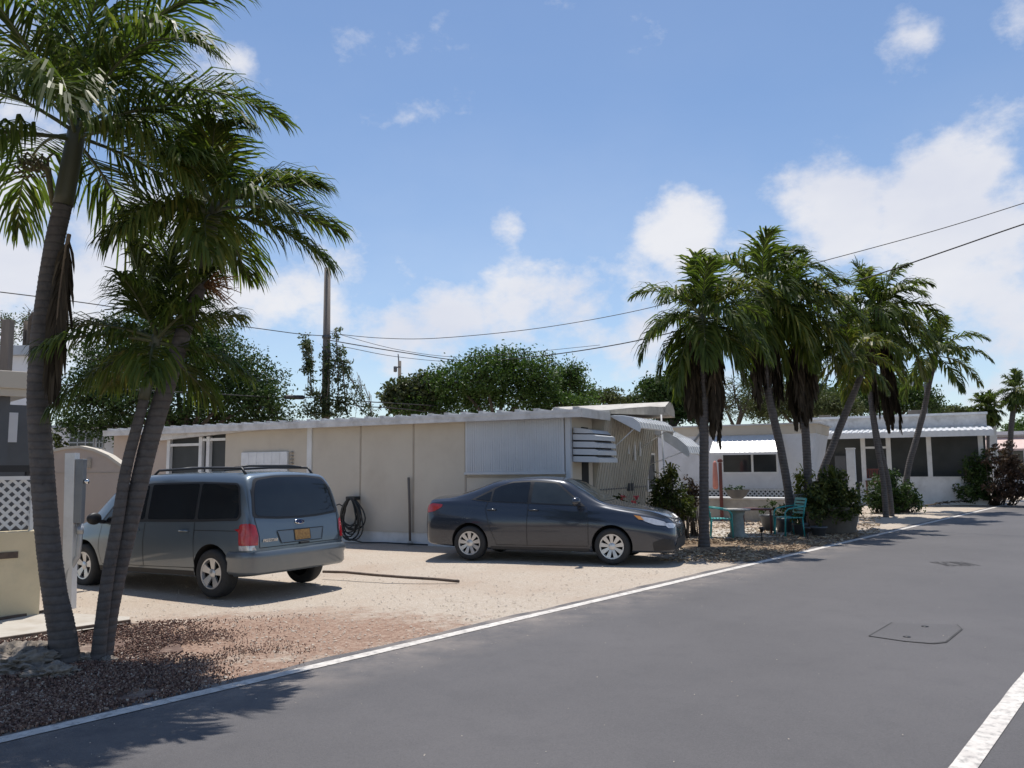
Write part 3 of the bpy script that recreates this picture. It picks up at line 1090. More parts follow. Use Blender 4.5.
palm('thinner palm close beside the tall skirted one, its trunk curving down to the bush', 27.0,
     [(892, 515, 5), (888, 480, 5), (878, 440, 5), (872, 405, 5), (868, 380, 5), (866, 360, 5)], (868, 335),
     nf=14, L=1.9, leaflen=.7, nl=36, width=.07, droop=.7, wind=(-.06, 0, 0), seed=53, el1=-30, group=RG)
palm('slender palm with pale trunk bending right above the white porch, small open crown', 29.5,
     [(902, 500, 7), (908, 470, 6), (916, 440, 6), (924, 410, 5.5), (929, 385, 5), (932, 372, 5)], (936, 352),
     nf=15, L=1.9, leaflen=.75, nl=36, width=.07, droop=.85, wind=(.10, 0, 0), seed=59, el1=-15, group=RG)
palm('small thatch palm with round ball crown at the right end of the porch', 38.0,
     [(988, 492, 3), (988, 460, 3), (988, 430, 3)], (987, 405),
     nf=34, L=.72, leaflen=.5, nl=22, width=.07, droop=.5, wind=(0, 0, 0), seed=63, el1=-75, shaft=.2, group=RG)
palm('grey palm at the right edge of the picture behind the maroon shrub', 39.0,
     [(1010, 492, 5), (1010, 460, 5), (1011, 430, 5), (1014, 405, 5)], (1016, 388),
     nf=20, L=1.05, leaflen=.55, nl=30, width=.06, droop=1.0, wind=(-.06, 0, 0), seed=67, el1=-60, group=RG)


# ------------------------------------------------------------------ broadleaf trees, bushes, vines
def leafquad(mb, p, size, flat=.5, asp=.5):
    n = Vector((rnd.gauss(0, 1), rnd.gauss(0, 1), rnd.gauss(0, 1) + flat)).normalized()
    a = n.cross(Vector((rnd.gauss(0, 1), rnd.gauss(0, 1), rnd.gauss(0, 1)))).normalized()
    b_ = n.cross(a)
    l = size * rnd.uniform(.7, 1.3)
    w_ = l * asp
    mb.add([p - a * l * .5, p + b_ * w_ * .5 + n * l * .06, p + a * l * .5, p - b_ * w_ * .5 + n * l * .06], [(0, 1, 2, 3)])


def clump(mb, c, r, n, size, asp=.5):
    for i in range(n):
        d = Vector((rnd.gauss(0, 1), rnd.gauss(0, 1), rnd.gauss(0, .8)))
        d = d.normalized() * r * rnd.random() ** .5
        leafquad(mb, c + d, size, .6, asp)


def tree(label, D, blobs, mat, leaf=.17, n=5200, group=None, seed=1, name='broadleaf_tree', trunk_px=None, clump_r=.5, depth=1.0, cat='tree', bare=0, trunkw=.16):
    """blobs: [(px, py, rx px, ry px)]"""
    global rnd
    rnd = random.Random(seed)
    leaf *= .80
    n = int(n * 2.6)
    clump_r *= .9
    px0 = trunk_px or sum(b_[0] for b_ in blobs) / len(blobs)
    base = P(px0, 470, D)
    base.z = 0
    root = thing(name, label, cat, base, 0, group)
    wood, crown = MB(), MB()
    cen = []
    area = sum(b_[2] * b_[3] for b_ in blobs)
    lowest = min(blobs, key=lambda b_: -b_[1])
    fork = Vector((0, 0, max(.8, (P(lowest[0], lowest[1] + lowest[3] * .5, D)).z * .8)))
    wood.tube([Vector((0, 0, -.1)), fork * .5 + Vector((.06, .05, 0)), fork], [trunkw * 1.2, trunkw, trunkw * .85], 8)
    for (px, py, rx, ry) in blobs:
        c = P(px, py, D) - base + Vector((0, rnd.uniform(-.5, .5) * depth, 0))
        ex, ez = rx * D / F, ry * D / F
        ey = max(.5, min(ex, ez * 1.4)) * depth
        mid = fork.lerp(c, .5) + Vector((rnd.uniform(-.3, .3), rnd.uniform(-.3, .3), .2))
        wood.tube([fork, mid, c], [trunkw * .6, trunkw * .4, trunkw * .15], 6)
        m_ = max(8, int(n / 18 * rx * ry / area))
        for i in range(m_):
            d = Vector((rnd.gauss(0, 1), rnd.gauss(0, 1), rnd.gauss(0, 1))).normalized()
            rr = rnd.random() ** .38
            q = c + Vector((d.x * ex, d.y * ey, d.z * ez)) * rr * (1 + .22 * noise.noise(d * 2.3 + c))
            clump(crown, q, clump_r * rnd.uniform(.5, 1.25), rnd.randint(10, 26), leaf)
            if i % 5 == 0:
                wood.tube([c.lerp(q, .1), c.lerp(q, .6) + Vector((0, 0, -.08)), q], [trunkw * .16, trunkw * .1, trunkw * .04], 5)
        for i in range(bare):
            d = Vector((rnd.gauss(0, 1), rnd.gauss(0, 1), rnd.gauss(.5, 1))).normalized()
            q = c + Vector((d.x * ex * 1.1, d.y * ey, d.z * ez * 1.1))
            wood.tube([c, c.lerp(q, .6) + Vector((0, 0, .1)), q], [.03, .018, .008], 4)
            for k in range(4):
                q1 = c.lerp(q, .35 + .15 * k)
                wood.tube([q1, q1 + Vector((rnd.uniform(-.4, .4), rnd.uniform(-.3, .3), rnd.uniform(-.05, .4)))], [.012, .005], 4)
    wood.build('trunk', M['bark_dark'], root)
    crown.build('crown', LM[mat], root)
    return root


TG = 'trees behind the mobile homes'
tree('large dark evergreen behind the three palms, spreading above the pink tan wall', 27,
     [(95, 400, 45, 28), (110, 360, 38, 30), (170, 345, 48, 32), (160, 395, 55, 30), (225, 362, 42, 26), (232, 398, 50, 22), (265, 400, 32, 18), (210, 338, 30, 20), (130, 330, 36, 20), (250, 378, 34, 20), (95, 424, 50, 14), (180, 422, 60, 14), (255, 418, 46, 12)], 'dark', .15, 17000, TG, 71, clump_r=.5)
tree('low grey green broad leaved tree under the far utility pole', 34, [(408, 396, 24, 16), (428, 390, 18, 16), (397, 402, 12, 10)], 'seagrape', .26, 2600, TG, 73, clump_r=.45)
tree('biggest dark green tree behind the tan mobile home roof', 33, [(452, 382, 28, 20), (485, 376, 30, 24), (513, 366, 26, 22), (540, 378, 22, 24), (425, 408, 40, 10), (560, 405, 40, 10), (475, 398, 42, 16), (525, 396, 36, 16)], 'mid', .17, 9500, TG, 75, clump_r=.5)
tree('light green feathery tree right of the biggest dark tree', 36, [(562, 385, 18, 20), (580, 393, 18, 16), (572, 374, 12, 12)], 'mid', .17, 2300, TG, 77, clump_r=.5, bare=4)
tree('sparse yellowish treetop low over the mobile home roof', 40, [(605, 398, 18, 8), (630, 402, 18, 7)], 'olive', .2, 1100, TG, 79, clump_r=.45, bare=3)
tree('rounded dark tree between the tan mobile home and the straight palm', 30, [(655, 393, 16, 14), (680, 388, 18, 18), (672, 408, 26, 14), (690, 400, 14, 20), (650, 384, 10, 6)], 'dark', .17, 5200, TG, 81, clump_r=.45)
tree('half bare grey tree between the two skirted palms', 40, [(735, 398, 20, 22), (752, 385, 14, 18), (725, 408, 16, 12)], 'olive', .14, 900, TG, 83, clump_r=.5, bare=9)
tree('pale olive tree behind the white trailer roof', 42, [(760, 406, 22, 14), (785, 402, 26, 16), (815, 405, 24, 14), (840, 406, 20, 12)], 'olive', .19, 6000, TG, 85, clump_r=.6)
tree('dark green spreading tree behind the porch roof', 46, [(850, 400, 22, 16), (880, 398, 26, 18), (912, 400, 22, 14), (930, 405, 12, 8), (900, 388, 18, 10)], 'dark', .22, 6000, TG, 87, clump_r=.65)
tree('small distant tree low at the right edge of the picture', 62, [(1012, 432, 14, 8), (1030, 428, 16, 12)], 'mid', .28, 1500, TG, 89, clump_r=.6)
tree('thin scrubby treetop showing above the roof behind the neighbours vent pipe', 30, [(12, 335, 16, 18), (28, 325, 12, 16)], 'vine', .12, 420, TG, 91, clump_r=.4, bare=8)
tree('low tree beyond the right end of the porch roof', 60, [(955, 410, 12, 4), (940, 412, 12, 5), (970, 411, 9, 3)], 'olive', .25, 900, TG, 93, clump_r=.4)
tree('distant tree whose top fills the gap above the white trailer roof end', 50, [(820, 400, 22, 16), (800, 395, 20, 18)], 'dark', .25, 2600, TG, 95, clump_r=.7)


def bush(label, base, blobs, D, mat, leaf=.1, n=1800, seed=1, group=None, name='bush', clump_r=.16, cat='bush', spiky=0, mat2=None):
    global rnd
    rnd = random.Random(seed)
    root = thing(name, label, cat, base, 0, group)
    stems, fol = MB(), MB()
    area = sum(b_[2] * b_[3] for b_ in blobs)
    for (px, py, rx, ry) in blobs:
        c = P(px, py, D) - Vector(base) + Vector((0, rnd.uniform(-.15, .15), 0))
        ex, ez = rx * D / F, ry * D / F
        ey = max(.2, min(ex, ez * 1.3))
        m_ = max(6, int(n / 16 * rx * ry / area))
        for i in range(m_):
            d = Vector((rnd.gauss(0, 1), rnd.gauss(0, 1), rnd.gauss(0, 1))).normalized()
            rr = rnd.random() ** .4
            q = c + Vector((d.x * ex, d.y * ey, d.z * ez)) * rr * (1 + .65 * noise.noise(d * 2.2 + c * 3))
            clump(fol, q, clump_r * rnd.uniform(.5, 1.3), rnd.randint(9, 24), leaf, .42)
            if i % 3 == 0:
                s = Vector((c.x * .92 + rnd.uniform(-.15, .15), rnd.uniform(-.1, .1), 0))
                stems.tube([s, s.lerp(q, .5) + Vector((0, 0, .1)), q], [.018, .012, .005], 5)
    for i in range(spiky):                               # long strap leaves
        c = P(*rnd.choice(blobs)[:2], D) - Vector(base)
        a = rnd.uniform(0, 6.28)
        q = c + Vector((math.cos(a) * .3, math.sin(a) * .3, rnd.uniform(.0, .4)))
        s_ = Vector((-math.sin(a), math.cos(a), 0)) * .025
        m_ = c.lerp(q, .55) + Vector((0, 0, .14))
        fol.add([c - s_ * .5, c + s_ * .5, m_ + s_, m_ - s_, q], [(0, 1, 2, 3), (3, 2, 4)])
    stems.build('stem', M['bark_dark'], root)
    fol.build('foliage', LM[mat], root)
    return root


def gp0(px, py):
    p = G(px, py)
    return Vector((p.x, p.y, 0))


BG = 'bushes along the road side of the homes'
pb = P(668, 500, 19.2)
bush('dark leafy bush at the end of the tan mobile home behind the sedan bonnet', (pb.x, pb.y, 0), [(666, 488, 13, 15), (675, 502, 15, 12), (660, 508, 12, 13), (684, 512, 9, 10), (671, 474, 7, 7)], 19.2, 'bush', .11, 2900, 101, BG, spiky=70)
pb = P(692, 500, 19.8)
bush('reddish twiggy shrub between the leafy bush and the straight palm', (pb.x, pb.y, 0), [(694, 490, 10, 10), (690, 500, 12, 10)], 19.8, 'red', .09, 800, 103, BG)
pb = P(895, 500, 28.5)
bush('dense dark bush at the foot of the two close set palms', (pb.x, pb.y, 0), [(885, 490, 15, 15), (905, 494, 15, 14), (895, 503, 24, 9), (877, 504, 10, 8), (892, 477, 9, 7), (914, 503, 9, 7)], 28.5, 'dark', .12, 5200, 105, BG)
pb = P(976, 480, 34)
bush('dark green bush in front of the right end of the porch', (pb.x, pb.y, 0), [(974, 470, 13, 18), (982, 482, 14, 14), (968, 492, 14, 10), (985, 460, 9, 12), (985, 495, 10, 8)], 33, 'dark', .15, 3400, 107, BG)
pb = P(1008, 480, 33)
bush('maroon leaved shrub at the right edge of the picture', (pb.x, pb.y, 0), [(1002, 460, 14, 18), (1012, 470, 16, 16), (1006, 490, 20, 11), (1024, 478, 16, 16)], 32, 'red', .14, 4200, 109, BG)

# vines hanging from the utility pole and the wire beside it
pole_base = P(325, 470, 28)
pole_base.z = 0
rnd = random.Random(131)
vine = thing('pole_vine', 'scraggly vine hanging in curtains round the tall utility pole', 'vine', (pole_base.x, pole_base.y - .2, 0))
st, fo = MB(), MB()
vb = Vector((pole_base.x, pole_base.y - .2, 0))
for (x0, y0, x1, y1, w_, k, sz_) in ((305, 338, 312, 395, 4, 30, .15), (307, 340, 309, 372, 4, 20, .15), (336, 330, 338, 412, 5, 30, .15), (340, 350, 346, 412, 7, 40, .16), (342, 365, 372, 412, 5, 24, .12),
                                (318, 395, 330, 415, 14, 46, .15), (327, 345, 326, 415, 5, 40, .15), (352, 400, 374, 418, 8, 18, .12), (303, 405, 320, 416, 9, 20, .14)):
    a, q = P(x0, y0, 27.8) - vb, P(x1, y1, 27.8) - vb
    st.tube([a, a.lerp(q, .5) + Vector((.05, 0, -.1)), q], [.02, .02, .02], 5)
    for i in range(int(k * 1.9)):
        u = rnd.random()
        c = a.lerp(q, u) + Vector((rnd.gauss(0, w_ * .5) * 28 / F, rnd.gauss(0, .12), rnd.gauss(0, .1)))
        clump(fo, c, .16, rnd.randint(5, 13), sz_ * .8)
for i in range(46):
    x0, y0 = rnd.uniform(302, 372), rnd.uniform(345, 395)
    if x0 > 340:
        y0 = max(y0, 345 + (x0 - 340) * 1.6)
    a = P(x0, y0, 27.8 + rnd.uniform(-.2, .2)) - vb
    q = a + Vector((rnd.uniform(-.1, .25), 0, -rnd.uniform(.4, 1.3)))
    st.tube([a, a.lerp(q, .5) + Vector((rnd.uniform(-.08, .08), 0, 0)), q], [.008, .01, .006], 4)
st.build('stem', M['bark_dark'] if False else mk('dry_vine_stem', (.22, .19, .16), (.14, .12, .1), 6, .85), vine)
fo.build('foliage', LM['vine'], vine)


# ------------------------------------------------------------------ tan mobile home
RZ = R(-28)
O1 = Vector((1.17, 16.5, 0))


def on1(px, py=450, y=0.0):
    return onwall(px, py, O1, RZ, y)


def lattice(mb, x0, x1, z0, z1, y, pitch=.13, w_=.035, mat=0):
    """diagonal strips clipped to a rectangle, two layers"""
    W, H = x1 - x0, z1 - z0
    for sg, yy in ((1, y), (-1, y - .012)):
        k = -H
        while k < W:
            a, q = (k, 0.0), (k + H, H)
            t0 = max(0.0, -k / H)
            t1 = min(1.0, (W - k) / H)
            if t1 - t0 > .02:
                p0 = (x0 + k + t0 * H, z0 + t0 * H)
                p1 = (x0 + k + t1 * H, z0 + t1 * H)
                if sg < 0:
                    p0, p1 = (x0 + x1 - p0[0], p0[1]), (x0 + x1 - p1[0], p1[1])
                mb.bar((p0[0], yy, p0[1]), (p1[0], yy, p1[1]), w_, .008, mat, up=Vector((0, 1, 0)))
            k += pitch


home = thing('mobile_home', 'long tan mobile home with white metal roof edge, standing behind the minivan and the sedan', 'mobile home', O1, RZ)
XL, XP0, XP1, XE = on1(310)[0], on1(167)[0], on1(225)[0], on1(113)[0]
mb = MB()
mb.box(XL, 0, 0, 1.24, .26, 2.78)
mb.build('wall', M['tan'], home)
mb = MB()
mb.box(XP1, XL - .002, .012, 1.24, 0, 2.8)
mb.build('annex_wall', M['tan'], home)
mb = MB()
mb.box(XE, XP0, .016, 1.24, 0, 2.8)
mb.build('pink_wall', M['tan2'], home)
mb = MB()
mb.box(XL, .004, .02, 1.2, -.15, .258)
mb.build('skirting', M['white'], home)
for px in (360.5, 413.5, 465.5):
    x = on1(px)[0]
    mb = MB()
    mb.box(x - .022, x + .022, -.007, .02, .27, 2.77)
    mb.build('batten', M['batten'], home)
mb = MB()
mb.box(XL - .075, XL + .075, -.03, .05, 0, 2.775)
mb.build('corner_trim', M['white'], home)
mb = MB()
mb.box(-.075, .035, -.035, .06, 0, 2.775)
mb.build('corner_trim', M['grey_metal'], home)
# ribbed shutter over the big window
x0, x1 = on1(466.5)[0], on1(565)[0]
z1_, z0_ = on1(515, 416.5)[1], on1(515, 473)[1]
mb = MB()
mb.box(x0, x1, -.05, -.006, z0_, z1_)
k = x0 + .04
while k < x1 - .04:
    mb.box(k, k + .028, -.058, -.048, z0_ + .02, z1_ - .02)
    k += .056
mb.box(x0 - .02, x1 + .02, -.075, -.03, z1_ - .03, z1_ + .02)
mb.box(x0 - .02, x1 + .02, -.075, -.03, z0_ - .03, z0_ + .02)
mb.build('storm_shutter', M['grey_metal'], home)
mb = MB()
mb.box(x0 - .02, x1 + .02, -.012, .01, z0_ - .10, z0_ - .06)
mb.build('sill', M['batten'], home)
x0, x1 = on1(243)[0], on1(289)[0]
z1_, z0_ = on1(266, 452)[1], on1(266, 476)[1] - .45
mb = MB()
mb.box(x0, x1, -.06, .008, z0_, z1_, bev=.01)
for i in range(1, 6):
    xx = x0 + (x1 - x0) * i / 6
    mb.box(xx - .012, xx + .012, -.068, -.058, z0_ + .03, z1_ - .03)
mb.build('window_shutter', M['white_metal'], home)
for i in range(5):
    mb = MB()
    mb.lathe([(.035, 0), (.05, .02), (.03, .05), (0, .06)], 10, 0, Matrix.Translation((x1 + .11, -.02, z1_ - .05 - .09 * i)))
    mb.build('ornament', M['batten'], home)
# screened porch
mb = MB()
mb.box(XP0 + .002, XP1 - .002, .10, .16, 0, 2.7)
sp = mb.build('porch_screen', M['screen'], home)
fr = MB()
zt = on1(195, 437)[1]
for px in (168.5, 200.5, 208):
    x = on1(px)[0]
    fr.box(x - .06, x + .06, -.01, .09, 0, zt)
xa, xb = on1(168.5)[0], on1(200.5)[0]
zz = on1(185, 443.5)[1]
fr.box(xa + .062, xb - .062, .0, .08, zz - .07, zz)
fr.box(xa + .062, xb - .062, .0, .08, .9, 1.0)
fr.box(xb + .062, XP1, .0, .08, zt - .12, zt - .05)
fr.build('frame', M['white'], sp)
# sloping fascia of the annex
xr, zr = on1(302, 421)
xl_, zl = on1(160, 437.5)
mb = MB()
mb.prism([(xl_, zl - .10), (xr, zr - .12), (xr, zr), (xl_, zl + .05)], -.16, -.02)
mb.build('annex_fascia', M['fascia'], home)
mb = MB()
mb.prism([(xl_, zl + .05), (xr, zr), (xr, zr + .0), (xl_, zl + .11)], -.22, -.02)
mb.build('annex_roof', M['roof_metal'], home)
mb = MB()
mb.prism([(xl_ + .02, zl + .04), (xr, zr - .01), (xr, 2.79), (xl_ + .02, 2.79)], .004, .011)
mb.build('gable_panel', M['beige_siding'], home)
# main roof: pan roof with rib ends along the edge
mb = MB()
mb.prism_x([(-.30, 2.785), (1.3, 2.785), (1.3, 2.92), (-.30, 2.86)], XE, .40)
k = XE + .2
while k < .38:
    zc = 2.86
    mb.box(k, k + .055, -.315, 1.2, zc, zc + .05)
    mb.box(k - .03, k + .085, -.325, -.24, zc - .01, zc + .055)
    k += .44
mb.build('roof', M['roof_metal'], home)
mb = MB()
mb.box(XE - .01, .41, -.335, -.302, 2.70, 2.845)
mb.box(XE - .01, .415, -.345, -.336, 2.80, 2.86)
mb.box(.402, .43, -.33, 1.25, 2.70, 2.87)
mb.build('fascia', M['fascia'], home)
# trailer end facing the road, leaning out at the top
mb = MB()
mb.prism([(-8.5, .1), (-.02, .1), (-.02, .9), (.33, 2.84), (-8.5, 2.84)], 1.26, 4.75)
k = 1.32
while k < 4.7:
    mb.bar((-.015, k, .12), (-.015, k, .9), .03, .02, 0, up=Vector((1, 0, 0)))
    mb.bar((-.012, k, .9), (.338, k, 2.84), .03, .02, 0, up=Vector((1, 0, 0)))
    k += .16
mb.build('trailer_wall', M['beige_siding'], home)
mb = MB()
mb.box(-3, -.1, 4.76, 6.2, .05, 2.95)
k = 4.85
while k < 6.15:
    mb.box(-.1, -.085, k, k + .03, .1, 2.9)
    k += .16
mb.build('bay_wall', M['beige_siding'], home)
mb = MB()
mb.box(-.09, -.07, 5.2, 5.75, 1.1, 2.0)
f_ = mb.build('window', M['glass'], home)
mb = MB()
for a in ((5.14, 5.2, 1.04, 2.06), (5.75, 5.81, 1.04, 2.06), (5.2, 5.75, 1.04, 1.1), (5.2, 5.75, 2.0, 2.06)):
    mb.box(-.09, -.06, *a)
mb.build('frame', M['white_metal'], f_)
mb = MB()
mb.prism_x([(1.32, 2.86), (6.2, 3.08), (6.2, 3.28), (5.2, 3.25), (4.2, 3.2), (2.8, 3.08), (1.32, 2.94)], -8.5, .36)
mb.prism_x([(5.4, 3.12), (6.25, 3.02), (6.25, 3.2), (6.05, 3.40), (5.75, 3.42), (5.4, 3.27)], -3, .38)
mb.build('trailer_roof', M['cap_beige'], home)
mb = MB()
mb.box(.002, .012, .62, .98, .05, 2.55)
dr = mb.build('doorway', M['dark'], home)
mb = MB()
mb.box(.015, .06, .66, .86, 2.1, 2.42, bev=.01)
mb.build('lamp_box', M['turq'], home)
# louvred window hood at the corner
mb = MB()
T_ = Matrix.Translation((0, 0, 0))
for i in range(4):
    zz = 2.36 - .15 * i
    xo = .55 + .015 * i
    mb.prism([(.04, zz - .10), (xo + .03, zz - .12), (xo + .02, zz - .03), (xo - .06, zz), (.04, zz + .015)], .08, 1.12)
mb.prism([(.04, 2.40), (.5, 2.385), (.42, 2.46), (.04, 2.52)], .12, 1.08)
lv = mb.build('louvred_hood', M['grey_metal'], home)
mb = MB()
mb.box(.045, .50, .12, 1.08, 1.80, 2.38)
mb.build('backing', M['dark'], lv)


def awning(prof, y0, y1, th, ys=()):
    mb = MB()
    inner = [(x - .02, z - th) for x, z in prof]
    n = len(prof)
    for i in range(n - 1):
        mb.prism([prof[i], prof[i + 1], inner[i + 1], inner[i]], y0, y1)
    for yy in (y0 - .012, y1 + .002):                   # end cheeks
        mb.prism([(prof[0][0], prof[0][1] - .02)] + [(x, z - .004) for x, z in prof[1:]] + [(prof[-1][0] - .03, prof[-1][1] - .10), (prof[0][0] + .05, prof[0][1] - .3)][:1], yy, yy + .01)
    k = y0 + .1
    while k < y1 - .05:
        for i in range(n - 1):
            a, q = prof[i], prof[i + 1]
            mb.bar((a[0], k, a[1] + .006), (q[0], k, q[1] + .006), .03, .016)
        k += .2
    return mb


aw = awning([(.32, 2.83), (.62, 2.81), (.86, 2.76), (1.0, 2.66), (1.04, 2.54)], 1.5, 3.9, .02).build('window_awning', M['white_metal'], home)
mb = MB()
for yy in (1.55, 3.85):
    mb.tube([(.12, yy, 1.9 if yy < 2 else 2.1), (.95, yy, 2.6)], .012, 6)
mb.build('arm', M['white_metal'], aw)
mb = MB()
mb.box(.20, .235, 3.35, 3.42, 1.85, 2.62)
mb.box(.22, .25, 3.7, 3.76, 1.95, 2.6)
mb.box(.19, .22, 2.95, 3.0, 2.0, 2.6)
mb.build('wind_chime', M['white_metal'], home)
aw = awning([(-.05, 2.76), (.45, 2.62), (.85, 2.42), (1.1, 2.2), (1.16, 2.02)], 4.85, 6.1, .02).build('window_awning', M['white_metal'], home)
mb = MB()
mb.tube([(-.05, 4.9, 1.7), (1.08, 4.9, 2.1)], .012, 6)
mb.build('arm', M['white_metal'], aw)
mb = MB()
mb.tube([(.66, 4.35, 0), (.62, 4.4, 1.4), (.55, 4.5, 3.0)], .022, 8)
mb.build('downpipe', M['white_metal'], home)
mb = MB()
mb.box(.03, .05, 1.4, 4.7, 1.18, 1.21)
for yy in (3.3, 3.5):
    mb.box(.02, .10, yy, yy + .1, 1.12, 1.3)
mb.build('cable_rail', M['darkgrey'], home)
# pink flowers by the windscreen of the sedan
pf = P(622, 495, 17.6)
t = thing('flower_pot', 'pink flowering plant by the trailer end just above the sedan bonnet', 'potted flower', (pf.x, pf.y, 0))
mb = MB()
mb.lathe([(.13, 0), (.19, .32), (.21, .32), (.21, .38), (.18, .38), (.17, .33), (0, .33)], 16)
mb.build('pot', M['terracotta'], t)
rnd = random.Random(5)
mb = MB()
fl = MB()
for i in range(18):
    c = Vector((rnd.gauss(0, .13), rnd.gauss(0, .1), .6 + rnd.random() * .45))
    clump(mb, c, .1, 8, .09)
    if i % 2:
        clump(fl, c + Vector((0, 0, .1)), .06, 9, .06, .9)
mb.build('foliage', LM['bush'], t)
fl.build('blossom', M['pinkflower'], t)

# garden hose hung on the wall
hx = on1(357)[0]
hp = O1 + Matrix.Rotation(RZ, 3, 'Z') @ Vector((hx, -.12, 0))
t = thing('garden_hose', 'black garden hose coiled on a hanger on the tan wall behind the minivan', 'garden hose', hp, RZ)
rnd = random.Random(8)
mb = MB()
for i in range(11):
    wd = rnd.uniform(.2, .46)
    bot = rnd.uniform(.04, .4)
    sk = rnd.uniform(-.14, .14)
    pts = []
    for k in range(25):
        a = 2 * math.pi * k / 24
        z = (1.02 + bot) / 2 + (1.02 - bot) / 2 * math.cos(a)
        x = wd * math.sin(a) * (.55 + .45 * (1 - (z - bot) / (1.02 - bot))) + sk * (1.02 - z)
        pts.append((x, -.05 + rnd.uniform(-.01, .01) - .012 * i * .6, z))
    mb.tube(pts, .017, 7)
mb.tube([(-.18, -.06, .8), (-.35, -.08, .88), (-.6, -.05, .80)], .015, 7)
mb.tube([(.1, -.1, .06), (.5, -.25, .03), (1.0, -.1, .03), (2.2, -.14, .03)], .017, 7)
mb.build('coil', M['hose'], t)
mb = MB()
mb.box(-.13, .13, -.12, .10, .98, 1.06, bev=.01)
mb.build('hanger', M['plastic'], t)
px_ = on1(412)[0]
pp = O1 + Matrix.Rotation(RZ, 3, 'Z') @ Vector((px_, -.06, 0))
t = thing('standpipe', 'thin dark upright pipe fixed to a seam of the tan wall left of the sedan', 'pipe', pp, RZ)
mb = MB()
mb.tube([(0, 0, 0), (-.02, 0, .8), (-.05, 0, 1.5)], .028, 8)
mb.build('pipe', M['wood_pole'], t)
mb = MB()
mb.lathe([(.06, 0), (.06, .05), (.03, .08)], 12)
mb.build('base', M['stone'], t)

# ------------------------------------------------------------------ white trailer
O2 = Vector((9.65, 25.66, 0))


def on2(px, py=450, y=0.0):
    return onwall(px, py, O2, RZ, y)


t = thing('white_trailer', 'white trailer with flat white awning over its window, behind the straight palm', 'trailer', O2, RZ)
mb = MB()
mb.prism([(-5.9, .95), (-.22, .95), (-.12, 1.8), (.06, 2.72), (-5.9, 2.72)], 0, 3.2)
for zz in (1.25, 1.55, 2.45):
    mb.box(-5.9, -.2, -.006, .0, zz, zz + .012)
mb.build('wall', M['trailer_white'], t)
mb = MB()
mb.prism([(-5.9, 2.722), (.08, 2.722), (.12, 3.02), (-5.9, 3.02)], -.03, 3.23)
mb.build('fascia', M['tan'], t)
mb = MB()
mb.box(-5.95, .2, -.1, 3.3, 3.022, 3.07)
mb.build('roof', M['roof_metal'], t)
xa, xb = on2(723)[0], on2(776)[0]
za, zb = on2(750, 472)[1], on2(750, 450)[1]
mb = MB()
mb.box(xa, xb, -.03, .0, za, zb)
wn = mb.build('window', M['glass'], t)
mb = MB()
xm = on2(752)[0]
for a in ((xa - .05, xa, za - .05, zb), (xb, xb + .05, za - .05, zb), (xa, xb, za - .05, za), (xm - .035, xm + .035, za, zb)):
    mb.box(a[0], a[1], -.045, -.002, a[2], a[3])
mb.build('frame', M['white_metal'], wn)
xa, xb = on2(717)[0] - .05, on2(783)[0]
zt_, zb_ = on2(750, 435.5)[1], on2(750, 451)[1]
mb = MB()
th = .03
mb.prism_x([(-.01, zt_), (-.75, zb_ - .05), (-.75, zb_ - .13), (-.72, zb_ - .13), (-.71, zb_ - .07), (-.01, zt_ - .04)], xa, xb)
k = xa
while k < xb:
    mb.bar((k, -.02, zt_ + .004), (k, -.75, zb_ - .046), .03, .012)
    k += .16
mb.build('window_awning', M['white_metal'], t)
# lattice skirt
mb = MB()
lattice(mb, -5.2, -.2, .40, .94, .02, .14, .045)
mb.box(-5.2, -.2, -.02, .03, .90, .945)
mb.build('lattice_skirt', M['white'], t)
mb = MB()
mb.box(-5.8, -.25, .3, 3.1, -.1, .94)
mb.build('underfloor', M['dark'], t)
# diamond ornament
xo, zo = on2(700.5, 442.5)
mb = MB()
r_ = .30
dd = [(xo - r_ * .8, zo), (xo, zo + r_), (xo + r_ * .8, zo), (xo, zo - r_)]
for i in range(4):
    a, q = dd[i], dd[(i + 1) % 4]
    mb.bar((a[0], -.03, a[1]), (q[0], -.03, q[1]), .06, .04, up=Vector((0, 1, 0)))
mb.build('diamond_ornament', M['meter_grey'], t)

# low planter wall in front of the trailer
pw = O2 + Matrix.Rotation(RZ, 3, 'Z') @ Vector((-2.6, -1.5, 0))
t = thing('planter_wall', 'low grey stone planter wall with white coping below the lattice skirt of the trailer', 'wall', pw, RZ)
mb = MB()
mb.box(-2.6, 1.9, -.25, .25, -.1, .66, bev=.015)
mb.build('masonry', M['stone'], t)
mb = MB()
mb.box(-2.65, 1.95, -.29, .29, .662, .72, bev=.012)
mb.build('coping', M['white'], t)
pb = P(737, 490, 24.2)
t = thing('planter_bowl', 'dark bowl of plants on the white coping of the planter wall', 'bowl', (pb.x, pb.y, .72))
mb = MB()
mb.lathe([(.14, 0), (.26, .08), (.36, .26), (.38, .27), (.34, .25), (0, .22)], 18)
mb.build('bowl', M['darkgrey'], t)
rnd = random.Random(6)
mb = MB()
for i in range(9):
    clump(mb, Vector((rnd.gauss(0, .18), rnd.gauss(0, .12), .3)), .1, 10, .09)
mb.build('foliage', LM['dark'], t)
pu = P(718, 500, 25.2)
t = thing('patio_umbrella', 'folded faded pink umbrella on a red brown post beside the straight palm', 'umbrella', (pu.x, pu.y, 0))
mb = MB()
mb.box(.06, .15, -.05, .05, 0, 1.80, bev=.01)
mb.lathe([(.0, 1.80), (.08, 1.82), (.085, 1.88), (0, 1.94)], 12, 0, Matrix.Translation((.105, 0, 0)))
mb.build('post', M['redbrown'], t)
mb = MB()
